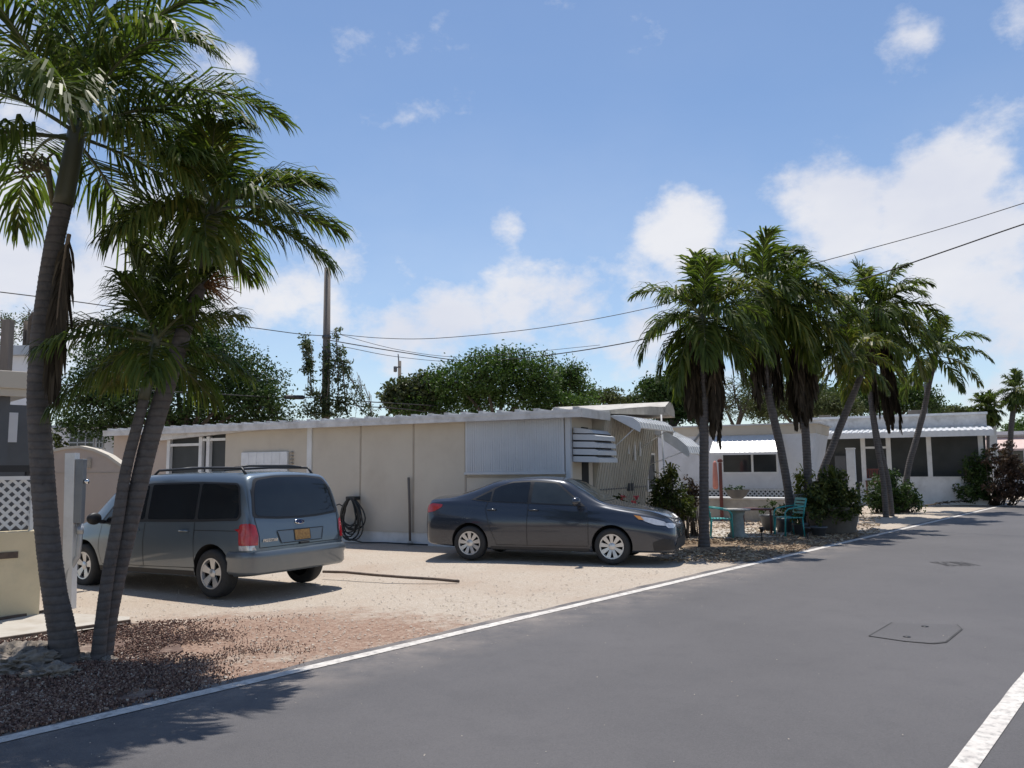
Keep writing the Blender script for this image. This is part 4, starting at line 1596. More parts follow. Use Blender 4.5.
mb.lathe([(.02, 1.86), (.06, 1.78), (.08, 1.4), (.09, 1.05), (.06, .98), (.02, 1.0)], 14, 0, Matrix.Translation((-.06, 0, 0)))
mb.build('canopy', M['pinkcloth'], t)

# ------------------------------------------------------------------ porch home
O3 = Vector((19.5, 33, 0))


def on3(px, py=450, y=0.0):
    return onwall(px, py, O3, RZ, y)


t = thing('porch_home', 'white mobile home with long dark screened porch and corrugated white awning', 'mobile home', O3, RZ)
x0 = on3(813)[0]
mb = MB()
xk0, xk1 = on3(893)[0], -.05
mb.box(xk0, xk1, 0, .15, 0, 1.12)
mb.box(xk0 - .02, xk1 + .02, -.02, .17, 1.122, 1.17)
xq0, xq1 = on3(858)[0], on3(889)[0]
mb.box(xq0, xq1, .02, .15, 0, .95)
mb.build('low_wall', M['white'], t)
mb = MB()
mb.box(x0, 0, .8, .9, 0, 3.05)
mb.build('porch_screen', M['screen'], t)
mb = MB()
mb.box(x0 - .5, 0, 1.0, 4.5, 0, 3.1)
mb.build('wall', M['beige_siding'], t)
for px in (863, 888.5, 929, 981):
    x = on3(px)[0]
    mb = MB()
    mb.box(x - .09, x + .09, -.03, .12, 0 if px in (863,) else 1.172 if px > 890 else .95, 2.98)
    mb.build('post', M['white'], t)
mb = MB()
xa, xb = on3(863)[0] + .092, on3(888.5)[0] - .092
zz = on3(876, 446.5)[1]
mb.box(xa, xb, 0, .1, zz - .09, zz)
mb.box(xa, xb, 0, .1, 1.02, 1.1)
mb.build('door_frame', M['white'], t)
mb = MB()
xa = x0 - .2
mb.prism_x([(-.75, 2.92), (1.0, 3.2), (1.0, 3.26), (-.75, 3.0)], xa, .25)
mb.box(xa, .25, -.80, -.752, 2.82, 3.06)
k = xa
while k < .2:
    mb.prism_x([(-.78, 3.0), (1.0, 3.26), (1.0, 3.285), (-.78, 3.085)], k, k + .10)
    k += .22
mb.build('porch_awning', M['white_metal'], t)
mb = MB()
mb.box(xa - .1, .1, 1.02, 1.1, 3.27, 3.78)
mb.build('upper_wall', M['fascia'], t)
mb = MB()
mb.box(xa - .2, .15, .9, 4.6, 3.785, 3.88)
mb.build('roof', M['white_metal'], t)
mb = MB()
mb.box(-2.9, -2.1, 2.0, 2.8, 3.88, 4.12, bev=.02)
mb.box(-6.7, -6.2, 2.2, 2.7, 3.88, 4.05, bev=.02)
mb.build('roof_vent', M['pot_tan'], t)
mb = MB()
mb.box(on3(820)[0], on3(826)[0], .55, .62, .1, 2.3)
mb.box(on3(833)[0], on3(844)[0], .5, .6, .1, 2.1)
mb.build('door', M['darkgrey'], t)
mb = MB()
mb.prism([(on3(814)[0] - .1, 2.55), (on3(826)[0], 2.1), (on3(827)[0], 1.9), (on3(814)[0] - .1, 2.3)], -.6, -.1)
mb.build('side_awning', M['beige_siding'], t)
# red lattice gate panel in the porch entrance
pg = O3 + Matrix.Rotation(RZ, 3, 'Z') @ Vector((on3(872)[0], -.15, 0))
t = thing('porch_chair', 'dark red chair just inside the porch doorway', 'chair', pg, RZ)
mb = MB()
mb.box(-.3, .3, -.25, .25, .95, 1.02, bev=.01)
mb.build('seat', M['redbrown'], t)
mb = MB()
for k in range(6):
    mb.box(-.28 + k * .1, -.22 + k * .1, .2, .24, 1.02, 1.45)
mb.box(-.3, .3, .19, .25, 1.45, 1.52)
mb.build('backrest', M['redbrown'], t)
for sx in (-.26, .26):
    for sy in (-.2, .2):
        mb = MB()
        mb.box(sx - .03, sx + .03, sy - .03, sy + .03, 0, .95)
        mb.build('leg', M['redbrown'], t)
pa, pt_ = P(853, 500, 24), P(852, 448, 24)
t = thing('gate_post', 'weathered white square post standing alone in front of the porch', 'post', (pa.x, pa.y, 0), RZ)
mb = MB()
mb.box(-.12, .12, -.1, .1, 0, pt_.z - .04, bev=.012)
mb.build('post', M['white'], t)
mb = MB()
mb.box(-.135, .135, -.115, .115, pt_.z - .04, pt_.z, bev=.01)
mb.build('cap', M['fascia'], t)

# far home at the right edge
O4 = P(990, 480, 46)
O4.z = 0
t = thing('distant_home', 'distant white home at the right edge with pale pink awning', 'house', O4, RZ)
mb = MB()
mb.box(0, 9, 0, 4, 0, 3.3)
mb.build('wall', M['trailer_white'], t)
mb = MB()
mb.box(-.2, 9.2, -.3, 4.3, 3.302, 3.5)
mb.build('roof', M['white_metal'], t)
mb = MB()
mb.prism_x([(-.02, 3.2), (-1.7, 2.5), (-1.7, 2.4), (-.02, 3.1)], -.4, 2.0)
mb.build('window_awning', M['pinkroof'], t)
mb = MB()
mb.box(.5, 1.7, -.03, .0, 1.2, 2.4)
mb.build('window', M['glass'], t)
pa = P(995, 480, 39)
zt = P(995, 419, 39).z
t = thing('porch_pillar', 'tall plain white pillar between the thatch palm and the right edge', 'pillar', (pa.x, pa.y, 0), RZ)
mb = MB()
mb.box(-.2, .2, -.2, .2, 0, zt - .1, bev=.02)
mb.build('pillar', M['white'], t)
mb = MB()
mb.box(-.26, .26, -.26, .26, zt - .1, zt, bev=.02)
mb.build('cap', M['white'], t)

# ------------------------------------------------------------------ left neighbour
O5 = P(40, 600, 9.8)
O5.z = 0
d5 = G(38, 607) - G(-60, 618)
rz5 = math.atan2(d5.y, d5.x)
t = thing('garden_wall', 'low pale yellow green block wall at the left edge behind the tallest palm', 'wall', O5, rz5)
mb = MB()
mb.box(-5, 0, 0, .18, -.2, 1.0, bev=.012)
for zz in (.3, .6):
    mb.box(-4.99, -.01, -.002, .0, zz, zz + .008)
mb.build('blockwork', M['palegreen'], t)
mb = MB()
xs0, zs0 = onwall(1, 559, O5, rz5)
xs1, zs1 = onwall(18, 553, O5, rz5)
mb.box(xs0 - .5, xs1, -.012, .0, zs0, zs0 + .075)
mb.build('vent_slot', M['timber'], t)
t = thing('lattice_screen', 'white diagonal lattice panel standing on the pale green wall', 'lattice', O5 + Vector((0, 0, 1.0)), rz5)
mb = MB()
lattice(mb, -4.0, -.12, .02, .62, .09, .115, .034)
mb.build('strips', M['white'], t)
mb = MB()
mb.box(-4.0, -.10, .055, .11, .605, .65)
mb.box(-.14, -.10, .055, .11, .0, .604)
mb.build('frame', M['white'], t)
mb = MB()
mb.box(-4.0, -.06, .05, .17, .70, .78)
mb.box(-.2, -.12, .06, .14, .652, .70)
mb.box(-2.2, -2.12, .06, .14, .652, .70)
mb.build('handrail', M['plastic'], t)
# carport roof and column
Oc = P(30, 470, 10.6)
Oc.z = 0
t = thing('carport', 'neighbours carport with tan fascia and dark grey column at the left edge', 'carport', Oc, rz5)
zf0, zf1 = P(15, 396, 10.6).z, P(15, 373, 10.6).z
mb = MB()
mb.box(-6, .05, 0, 4.0, zf0 + .02, zf1 - .03)
mb.build('roof', M['roof_metal'], t)
mb = MB()
mb.box(-6, .07, -.05, -.002, zf0 + .08, zf1, bev=.01)
mb.box(-6, .05, -.02, .04, zf0 - .02, zf0 + .078)
mb.build('fascia', M['tan'], t)
mb = MB()
mb.box(-.62, -.25, .1, .3, 0, zf0 + .015)
mb.build('column', M['darkgrey'], t)
mb = MB()
mb.box(-6, .62, 2.0, 2.12, 0, zf0 + .015)
mb.build('back_wall', M['darkgrey'], t)
mb = MB()
mb.box(.02, .26, 1.97, 1.998, 2.15, 2.6)
mb.build('window', M['trailer_white'], t)
# things showing above the carport
pa = P(6, 362, 17)
mb = MB()
mb.box(-.09, .09, -.09, .09, 0, P(6, 320, 17).z, bev=.01)
t = tag(mb.build('timber_post', M['wood_pole']), 'short weathered timber post rising above the carport fascia', 'post')
t.location = (pa.x, pa.y, 0)
O6 = P(-40, 350, 21)
O6.z = 0
t = thing('neighbour_shed', 'blue grey roofed building behind the carport with bent vent pipe', 'building', O6, 0)
z6 = P(10, 354, 21).z
mb = MB()
mb.box(-3, 1.9, 0, .6, 0, z6 - .05)
mb.build('wall', M['trailer_white'], t)
mb = MB()
mb.box(-3.1, 2.0, -.2, .8, z6 - .045, z6 + .2)
mb.build('roof', M['bluegrey_roof'], t)
x_ = P(19, 340, 20.9).x - O6.x
zt = P(20, 312, 21).z
mb = MB()
mb.tube([(x_, .4, z6), (x_, .4, zt - .12), (x_ + .06, .4, zt), (x_ + .18, .4, zt + .02), (x_ + .26, .4, zt - .10)], .09, 10)
mb.tube([(x_ - .22, .5, z6), (x_ - .22, .5, zt - .15)], .05, 8)
mb.build('vent_pipe', M['bark_dark'], t)
# white wall with glass blocks
O7 = P(113, 440, 29)
O7.z = 0
t = thing('glass_block_house', 'white building with glass block windows behind the arched tan wall', 'building', O7, 0)
z7 = P(80, 428, 29).z
mb = MB()
mb.box(-4.5, .6, 0, 3, 0, z7)
mb.build('wall', M['trailer_white'], t)
mb = MB()
mb.box(-4.6, .7, -.1, 3.1, z7 + .002, z7 + .1)
mb.build('roof', M['bluegrey_roof'], t)
for (pa_, pb_) in ((70, 94), (97, 103)):
    xa, xb = P(pa_, 440, 29).x - O7.x, P(pb_, 440, 29).x - O7.x
    za, zb = P(80, 448, 29).z, P(80, 432, 29).z
    mb = MB()
    mb.box(xa, xb, -.02, 0, za, zb)
    wn = mb.build('window', M['glass'], t)
    mb = MB()
    n_ = max(2, int((xb - xa) / .22))
    for i in range(n_ + 1):
        x = xa + (xb - xa) * i / n_
        mb.box(x - .02, x + .02, -.035, -.021, za, zb)
    for i in range(4):
        z = za + (zb - za) * i / 3
        mb.box(xa, xb, -.034, -.0215, z - .02, z + .02)
    mb.build('block_grid', M['bluegrey_roof'], wn)
# arched tan wall
O8 = P(90, 600, 15.6)
O8.z = 0
t = thing('arched_wall', 'tan wall with curved top behind the white post and the minivan bonnet', 'wall', O8, 0)
prof = [(40, 455), (52, 452), (66, 449), (80, 448), (94, 451), (108, 457), (122, 467)]
pl = [(P(px, py, 15.6).x - O8.x, P(px, py, 15.6).z) for px, py in prof]
mb = MB()
mb.prism([(pl[0][0], -.2)] + [(pl[-1][0], -.2)] + pl[::-1], 0, .2)
mb.build('masonry', M['tan2'], t)
mb = MB()
for i in range(len(pl) - 1):
    mb.bar((pl[i][0], .1, pl[i][1] + .02), (pl[i + 1][0], .1, pl[i + 1][1] + .02), .26, .05)
mb.build('coping', M['tan'], t)
mb = MB()
zz = P(90, 473, 15.6).z
mb.box(pl[0][0], pl[-1][0] - .02, -.008, -.001, zz, zz + .012)
mb.box(P(89, 470, 15.6).x - O8.x - .06, P(89, 470, 15.6).x - O8.x + .04, -.03, -.001, zz + .1, zz + .28)
mb.build('fixture', M['batten'], t)
pb = P(57, 455, 27)
bush('small yellowish plant before the glass block building', (pb.x, pb.y, 1.2), [(57, 440, 5, 8), (60, 446, 5, 5)], 27, 'palm_y' if False else 'bush', .13, 260, 121, None)

# white post with meter cabinet
pa = G(69, 605)
pt_ = P(72.5, 453, pa.y)
t = thing('meter_post', 'leaning white square post beside the tallest palm, carrying a grey meter cabinet', 'post', (pa.x, pa.y, 0))
mb = MB()
mb.bar((0, 0, -.05), (pt_.x - pa.x, 0, pt_.z), .125, .125, 0, up=Vector((0, 1, 0)))
mb.build('post', M['white'], t)
xa, xb = P(75.5, 490, pa.y).x - pa.x, P(84.5, 490, pa.y).x - pa.x
za, zb = P(80, 523, pa.y).z, P(80, 459, pa.y).z
mb = MB()
mb.box(xa + .012, xb, -.06, .04, za, zb, bev=.008)
cab = mb.build('meter_cabinet', M['meter_grey'], t)
mb = MB()
mb.lathe([(.03, 0), (.03, .05), (.0, .055)], 12, 0, Matrix.Translation((xb + .005, -.02, (za + zb) / 2 + .12)) @ Matrix.Rotation(R(90), 4, 'Y'))
mb.build('knob', M['chrome'], cab)
mb = MB()
mb.tube([(xa + .08, 0, za), (xa + .09, -.01, za - .18), (xa + .08, -.02, za - .42), (xa - .02, -.03, za - .6), (xa - .07, -.04, za - .78), (xa - .09, -.04, -.05)], .035, 10)
mb.lathe([(.045, 0), (.045, .1)], 12, 0, Matrix.Translation((xa + .085, -.005, za - .14)))
mb.build('conduit', M['conduit'], t)

# coral rocks round the foot of the left palms
rnd = random.Random(31)
for (px, py, r_, lab) in ((12, 668, .42, 'broad flat pitted coral rock at the left edge of the mulch'), (44, 655, .28, 'pitted coral rock leaning against the foot of the tallest palm'),
                          (50, 676, .22, 'low coral rock in front of the tallest palm'), (81, 661, .16, 'small pale coral rock between the two thick palm trunks'), (28, 652, .2, 'small coral rock behind the broad flat one'),
                          (108, 662, .10, 'smallest coral rock right of the leaning palm')):
    p = G(px, py)
    bm = bmesh.new()
    bmesh.ops.create_icosphere(bm, subdivisions=5, radius=1)
    off = Vector((px, py, 0))
    for v in bm.verts:
        n_ = v.co.normalized()
        k = 1 + .35 * noise.noise(n_ * 1.6 + off) + .22 * noise.noise(n_ * 4.5 + off) - .34 * abs(noise.noise(n_ * 4.2 + off)) - .34 * abs(noise.noise(n_ * 8 + off)) - .2 * abs(noise.noise(n_ * 17 + off))
        v.co = Vector((n_.x * r_ * 1.15 * k, n_.y * r_ * .8 * k, n_.z * r_ * .42 * k))
    me = bpy.data.meshes.new('coral_rock')
    bm.to_mesh(me)
    bm.free()
    for f in me.polygons:
        f.use_smooth = True
    me.materials.append(M['coral'])
    o = bpy.data.objects.new('coral_rock', me)
    COL.objects.link(o)
    o.location = (p.x, p.y, r_ * .08)
    tag(o, lab, 'rock', 'coral rocks at the foot of the palms')

# ------------------------------------------------------------------ utility poles and wires
t = thing('utility_pole', 'tall bare wooden utility pole with vines at its foot behind the tan home roof', 'utility pole', pole_base)
ptop = P(327.5, 268, 28) - pole_base
mb = MB()
mb.tube([(0, 0, -.2), ptop * .5, ptop], [.16, .14, .11], 14)
mb.build('pole', M['wood_pole'], t)
mb = MB()
for px, py in ((326, 337), (326, 352), (326, 398)):
    z = P(px, py, 28).z
    mb.lathe([(.16, z - .05), (.165, z), (.16, z + .05)], 14, 0, Matrix.Translation((ptop.x * z / ptop.z, 0, 0)))
mb.build('clamp', M['darkgrey'], t)
pb = P(399, 470, 62)
zt = P(399, 361, 62).z
t = thing('utility_pole', 'small far utility pole with insulator above the grey green tree', 'utility pole', (pb.x, pb.y, 0))
mb = MB()
mb.tube([(0, 0, 0), (0, 0, zt)], [.17, .13], 10)
mb.build('pole', M['wood_pole'], t)
mb = MB()
mb.tube([(-.06, 0, zt - .2), (-.12, 0, zt + .55)], .05, 6)
mb.tube([(-.45, -.1, zt - .5), (.1, -.1, zt - .5)], .07, 6)
mb.lathe([(.0, zt - .9), (.14, zt - .85), (.14, zt - .45), (0, zt - .4)], 10, 0, Matrix.Translation((-.32, -.1, 0)))
mb.build('insulator', M['darkgrey'], t)


def wire(label, pts, rad=.014):
    mb = MB()
    ps = [P(*q) for q in pts]
    sm, _ = smooth_path(ps, [1] * len(ps), 8)
    mb.tube(sm, rad, 6)
    return tag(mb.build('power_line', M['wire']), label, 'wire', 'overhead wires')


wire('uppermost wire in the upper right sky, thin, ending behind the palms', [(1100, 178, 19), (1024, 203, 20), (930, 232, 21.5), (812, 264, 23.5), (720, 288, 25), (640, 310, 26.5), (540, 328, 27), (440, 338, 27.5), (380, 338, 27.8), (328, 333, 28)], .012)
wire('thicker lower wire in the upper right sky', [(1100, 200, 19), (1024, 224, 20), (940, 253, 21.5), (860, 280, 23), (760, 309, 25), (690, 328, 26.5), (620, 344, 28), (540, 356, 30), (470, 361, 33), (400, 352, 31), (328, 340, 28)], .019)
wire('wire running left from the tall pole behind the palms to the left edge', [(328, 336, 28), (300, 334, 27), (255, 328, 25), (180, 318, 23), (100, 305, 21), (0, 292, 19), (-80, 284, 18)], .014)
wire('thin wire passing above the far utility pole into the biggest tree', [(328, 343, 28), (350, 348, 30), (399, 357, 34), (460, 362, 38), (540, 361, 42)], .012)
wire('thin wire from the tall pole sagging behind the biggest dark tree', [(328, 330, 28), (345, 336, 28), (400, 350, 29), (460, 357, 30), (530, 352, 31), (600, 345, 32)], .010)
wire('pale cable crossing behind the palms just above the roof line', [(-40, 378, 17), (60, 384.5, 19), (120, 389, 21), (200, 393, 24), (262, 396.5, 26), (328, 398, 28)], .016)
wire('upper of two low cables right of the pole foot', [(328, 396, 28), (360, 401, 29), (390, 403, 30), (440, 406, 33)], .02)
wire('lower of two low cables right of the pole foot', [(328, 399, 28), (360, 406, 29), (392, 408, 30), (440, 413, 33)], .02)
mb = MB()
a, q = P(283, 397, 26.9), P(305, 397.4, 27.4)
mb.tube([a, a.lerp(q, .1), a.lerp(q, .9), q], [.03, .075, .075, .03], 10)
tag(mb.build('cable_splice', M['wire']), 'thick black splice case on the low cable left of the pole', 'cable splice')
# street lamp behind the slender palm
pb = P(931, 480, 36)
zt = P(922, 384, 36).z
t = thing('street_lamp', 'small street lamp head sticking out left of the slender palm trunk', 'street lamp', (pb.x, pb.y, 0))
mb = MB()
mb.tube([(0, 0, 0), (0, 0, zt - .1), (-.12, 0, zt), (-.3, 0, zt)], [.07, .055, .045, .04], 8)
mb.build('pole', M['darkgrey'], t)
mb = MB()
mb.prism([(-.68, zt - .02), (-.62, zt + .09), (-.3, zt + .10), (-.18, zt + .03), (-.25, zt - .06), (-.6, zt - .07)], -.11, .11)
mb.build('lamp_head', M['meter_grey'], t)

# ------------------------------------------------------------------ patio furniture
PG = 'turquoise patio chairs'


def chair(label, px, D, rz):
    p = P(px, 520, D)
    t = thing('patio_chair', label, 'chair', (p.x, p.y, 0), rz, PG)
    for sx in (-.22, .22):
        for sy in (-.24, .24):
            mb = MB()
            mb.tube([(sx * 1.15, sy, 0), (sx, sy, .44)], .017, 7)
            mb.build('leg', M['turq'], t)
    mb = MB()
    for k in range(7):
        x = -.22 + k * .073
        mb.box(x - .027, x + .027, -.25, .25, .44, .462)
    mb.build('seat', M['turq'], t)
    mb = MB()
    for sy in (-.24, .24):
        mb.tube([(-.24, sy, .44), (-.28, sy, .66), (-.34, sy, .9)], .017, 7)
    for k in range(5):
        z = .54 + k * .08
        x = -.25 - .02 * k
        mb.box(x - .011, x + .011, -.24, .24, z, z + .055)
    mb.build('backrest', M['turq'], t)
    for sy in (-.27, .27):
        mb = MB()
        mb.tube([(-.3, sy, .72), (-.1, sy, .70), (.16, sy, .66), (.24, sy, .58), (.25, sy, .02)], .018, 7)
        mb.build('armrest', M['turq'], t)
    return t


chair('turquoise metal patio chair just right of the straight palm, facing right', 721, 19.3, R(-12))
chair('turquoise metal patio chair next to the big planter, facing left', 789, 19.6, R(190))
p = P(737, 520, 19.4)
t = thing('pedestal_table', 'round stone table on thick pedestal between the turquoise chairs', 'table', (p.x, p.y, 0))
mb = MB()
mb.lathe([(.24, 0), (.24, .05), (.17, .12), (.15, .5), (.2, .62)], 24)
mb.build('pedestal', mk('pale_teal_stone', (.31, .33, .30), (.21, .23, .21), 6, .85, bumps=.2), t)
mb = MB()
mb.lathe([(.2, .622), (.31, .635), (.33, .66), (.31, .675), (0, .675)], 28)
mb.build('table_top', M['stone'], t)
p = P(757, 520, 20.2)
t = thing('side_table', 'small dark red side table with thin legs behind the pedestal table', 'table', (p.x, p.y, 0), R(-20))
mb = MB()
mb.box(-.38, .38, -.28, .28, .60, .64, bev=.008)
mb.build('table_top', M['redbrown'], t)
for sx in (-.33, .33):
    for sy in (-.23, .23):
        mb = MB()
        mb.tube([(sx, sy, 0), (sx, sy, .6)], .016, 6)
        mb.build('leg', M['redbrown'], t)
# big planter tub with its bush
pc = P(833, 520, 20.5)
t = thing('planter_tub', 'large weathered round planter tub at the road side full of plants', 'planter', (pc.x, pc.y, 0))
mb = MB()
mb.lathe([(.50, 0), (.52, .04), (.64, .56), (.68, .58), (.68, .66), (.62, .66), (.60, .60)], 36)
mb.build('tub', M['pot_tan'], t)
mb = MB()
mb.lathe([(.605, .6), (0, .62)], 24)
mb.build('soil', M['litter_bed'], t)
bush('light green leafy plants spilling over the big planter tub', (pc.x, pc.y, .62), [(826, 490, 16, 13), (843, 494, 15, 14), (814, 498, 11, 13), (834, 479, 14, 9), (853, 502, 9, 13), (822, 508, 13, 9), (841, 511, 12, 9)], 19.95, 'bush', .125, 3300, 111, BG, spiky=120)
p = P(803, 520, 21.0)
t = thing('ball_urn', 'pale round urn beside the big planter tub', 'urn', (p.x, p.y, 0))
mb = MB()
mb.lathe([(.2, 0), (.22, .05), (.1, .12), (.1, .38), (.16, .42)], 20)
mb.build('stand', M['darkgrey'], t)
mb = MB()
mb.lathe([(.12, .42), (.26, .50), (.35, .66), (.34, .82), (.24, .94), (.2, .95), (.18, .9), (0, .88)], 28)
mb.build('urn', M['pot_tan'], t)
for (px, D, r_, h, lab) in ((783, 20.6, .2, .36, 'small dark pot behind the right hand turquoise chair'), (800, 19.7, .17, .30, 'small black pot on the ground under the pale urn'), (818, 19.4, .19, .24, 'low black pot in front of the big planter tub'), (769, 21.2, .22, .42, 'dark pot with plant behind the side table')):
    p = P(px, 520, D)
    t = thing('plant_pot', lab, 'plant pot', (p.x, p.y, 0), 0, 'dark pots on the patio')
    mb = MB()
    mb.lathe([(r_ * .7, 0), (r_, h * .85), (r_ * 1.1, h * .86), (r_ * 1.1, h), (r_ * .9, h), (r_ * .85, h * .8), (0, h * .8)], 18)
    mb.build('pot', M['darkgrey'], t)
    mb = MB()
    rnd = random.Random(px)
    for i in range(14):
        clump(mb, Vector((rnd.gauss(0, r_ * .6), rnd.gauss(0, r_ * .6), h + rnd.uniform(.05, .35))), .09, 10, .09)
    mb.build('foliage', LM['bush' if px > 790 else 'dark'], t)
pb = P(802, 500, 21.6)
bush('tall yellow green leafy stem plant behind the pale urn', (pb.x, pb.y, 0), [(800, 482, 7, 10), (806, 476, 7, 8), (798, 494, 6, 10)], 21.6, 'palm_y', .12, 420, 113, BG, spiky=26)
for (px, py, lab) in ((762, 541, 'small black stake light in the leaf litter left of the other stake light'), (808, 541, 'small black stake light in the leaf litter in front of the planter')):
    p = G(px, py)
    t = thing('stake_light', lab, 'garden light', (p.x, p.y, 0), 0, 'black garden stake lights')
    mb = MB()
    mb.tube([(0, 0, -.05), (0, 0, .22)], .014, 8)
    mb.build('stake', M['plastic'], t)
    mb = MB()
    mb.lathe([(.035, .2), (.04, .27), (.07, .275), (.05, .31), (0, .32)], 14)
    mb.build('lamp_head', M['plastic'], t)
# fallen frond lying on the sand by the road
rnd = random.Random(77)
p = G(925, 507)
fm = frond_mesh(Vector((0, 0, .05)), R(20), R(4), 2.4, .02, 36, .5, .05, Vector((0, 0, 0)), None, grav=.4, vee=.2, fold=.5)
o = tag(fm.build('fallen_frond', [LM['palm_dead'], RACHIS_DEAD]), 'dry brown palm frond lying on the sand beside the bush', 'palm frond')
o.location = (p.x, p.y, .02)


# ------------------------------------------------------------------ cars
def pchip(xs_, ys_, x):
    n = len(xs_)
    if x <= xs_[0]:
        return ys_[0]
    if x >= xs_[-1]:
        return ys_[-1]
    h = [xs_[i + 1] - xs_[i] for i in range(n - 1)]
    d = [(ys_[i + 1] - ys_[i]) / h[i] for i in range(n - 1)]
    k = max(i for i in range(n - 1) if xs_[i] <= x)

    def slope(i):
        if i == 0:
            return d[0]
        if i == n - 1:
            return d[-1]
        if d[i - 1] * d[i] <= 0:
            return 0.0
        w1, w2 = 2 * h[i] + h[i - 1], h[i] + 2 * h[i - 1]
        return (w1 + w2) / (w1 / d[i - 1] + w2 / d[i])
    t = (x - xs_[k]) / h[k]
    m0, m1 = slope(k) * h[k], slope(k + 1) * h[k]
    return (2 * t ** 3 - 3 * t * t + 1) * ys_[k] + (t ** 3 - 2 * t * t + t) * m0 + (-2 * t ** 3 + 3 * t * t) * ys_[k + 1] + (t ** 3 - t * t) * m1


def warp_sedan(x, z):
    return (x + max(0, x - 1.36) * .13 + min(0, x + 1.34) * .02, z + max(0, z - .42) * .075)


def warp_van(x, z):
    return (x + max(0, -1.49 - x) * .20, z + max(0, z - .5) * .035)


def section(s, sub=5):
    zb, zt, wm, zm, wsh, zsh, wr, zre = s
    c = [(0, zb), (wm * .82, zb), (wm * .955, zb + (zm - zb) * .22), (wm, zm), (wsh * .62 + wm * .38, zsh * .72 + zm * .28), (wsh, zsh), (wsh * .55 + wr * .45 + .012, zsh * .5 + zre * .5), (wr, zre), (wr * .62, zre + (zt - zre) * .76), (0, zt)]
    out = []
    n = len(c)
    for i in range(n - 1):
        p0 = Vector(c[max(0, i - 1)]) if i else Vector((-c[1][0], c[1][1]))
        p1, p2 = Vector(c[i]), Vector(c[i + 1])
        p3 = Vector(c[i + 2]) if i + 2 < n else Vector((-c[n - 2][0], c[n - 2][1]))
        for j in range(sub):
            t = j / sub
            q = .5 * ((2 * p1) + (p2 - p0) * t + (2 * p0 - 5 * p1 + 4 * p2 - p3) * t * t + (3 * p1 - p0 - 3 * p2 + p3) * t ** 3)
            out.append((max(0, q.x), q.y))
    out.append(c[-1])
    out[0] = (0, zb)
    return out


def car_shell(table, nst):
    X = [r[0] for r in table]
    xs_ = []
    x0, x1 = X[0], X[-1]
    for i in range(nst + 1):
        u = i / nst
        u = .5 - .5 * math.cos(math.pi * u) if False else u
        xs_.append(x0 + (x1 - x0) * u)
    # extra stations near the ends where the shape turns quickly
    xs_ += [x0 + .35 * k / 14 for k in range(14)] + [x1 - .35 * k / 14 for k in range(14)]
    xs_ = sorted(set(round(x, 4) for x in xs_))
    v, f = [], []
    ring = None
    for x in xs_:
        s = [pchip(X, [r[k] for r in table], x) for k in range(1, 9)]
        half = section(s)
        full = half + [(-y, z) for y, z in half[-2:0:-1]]
        ring = len(full)
        v += [(x, y, z) for y, z in full]
    for i in range(len(xs_) - 1):
        for k in range(ring):
            a, b_ = i * ring + k, i * ring + (k + 1) % ring
            f.append((a, a + ring, b_ + ring, b_))
    f.append(tuple(range(ring)))
    e = (len(xs_) - 1) * ring
    f.append(tuple(e + k for k in reversed(range(ring))))
    return v, f


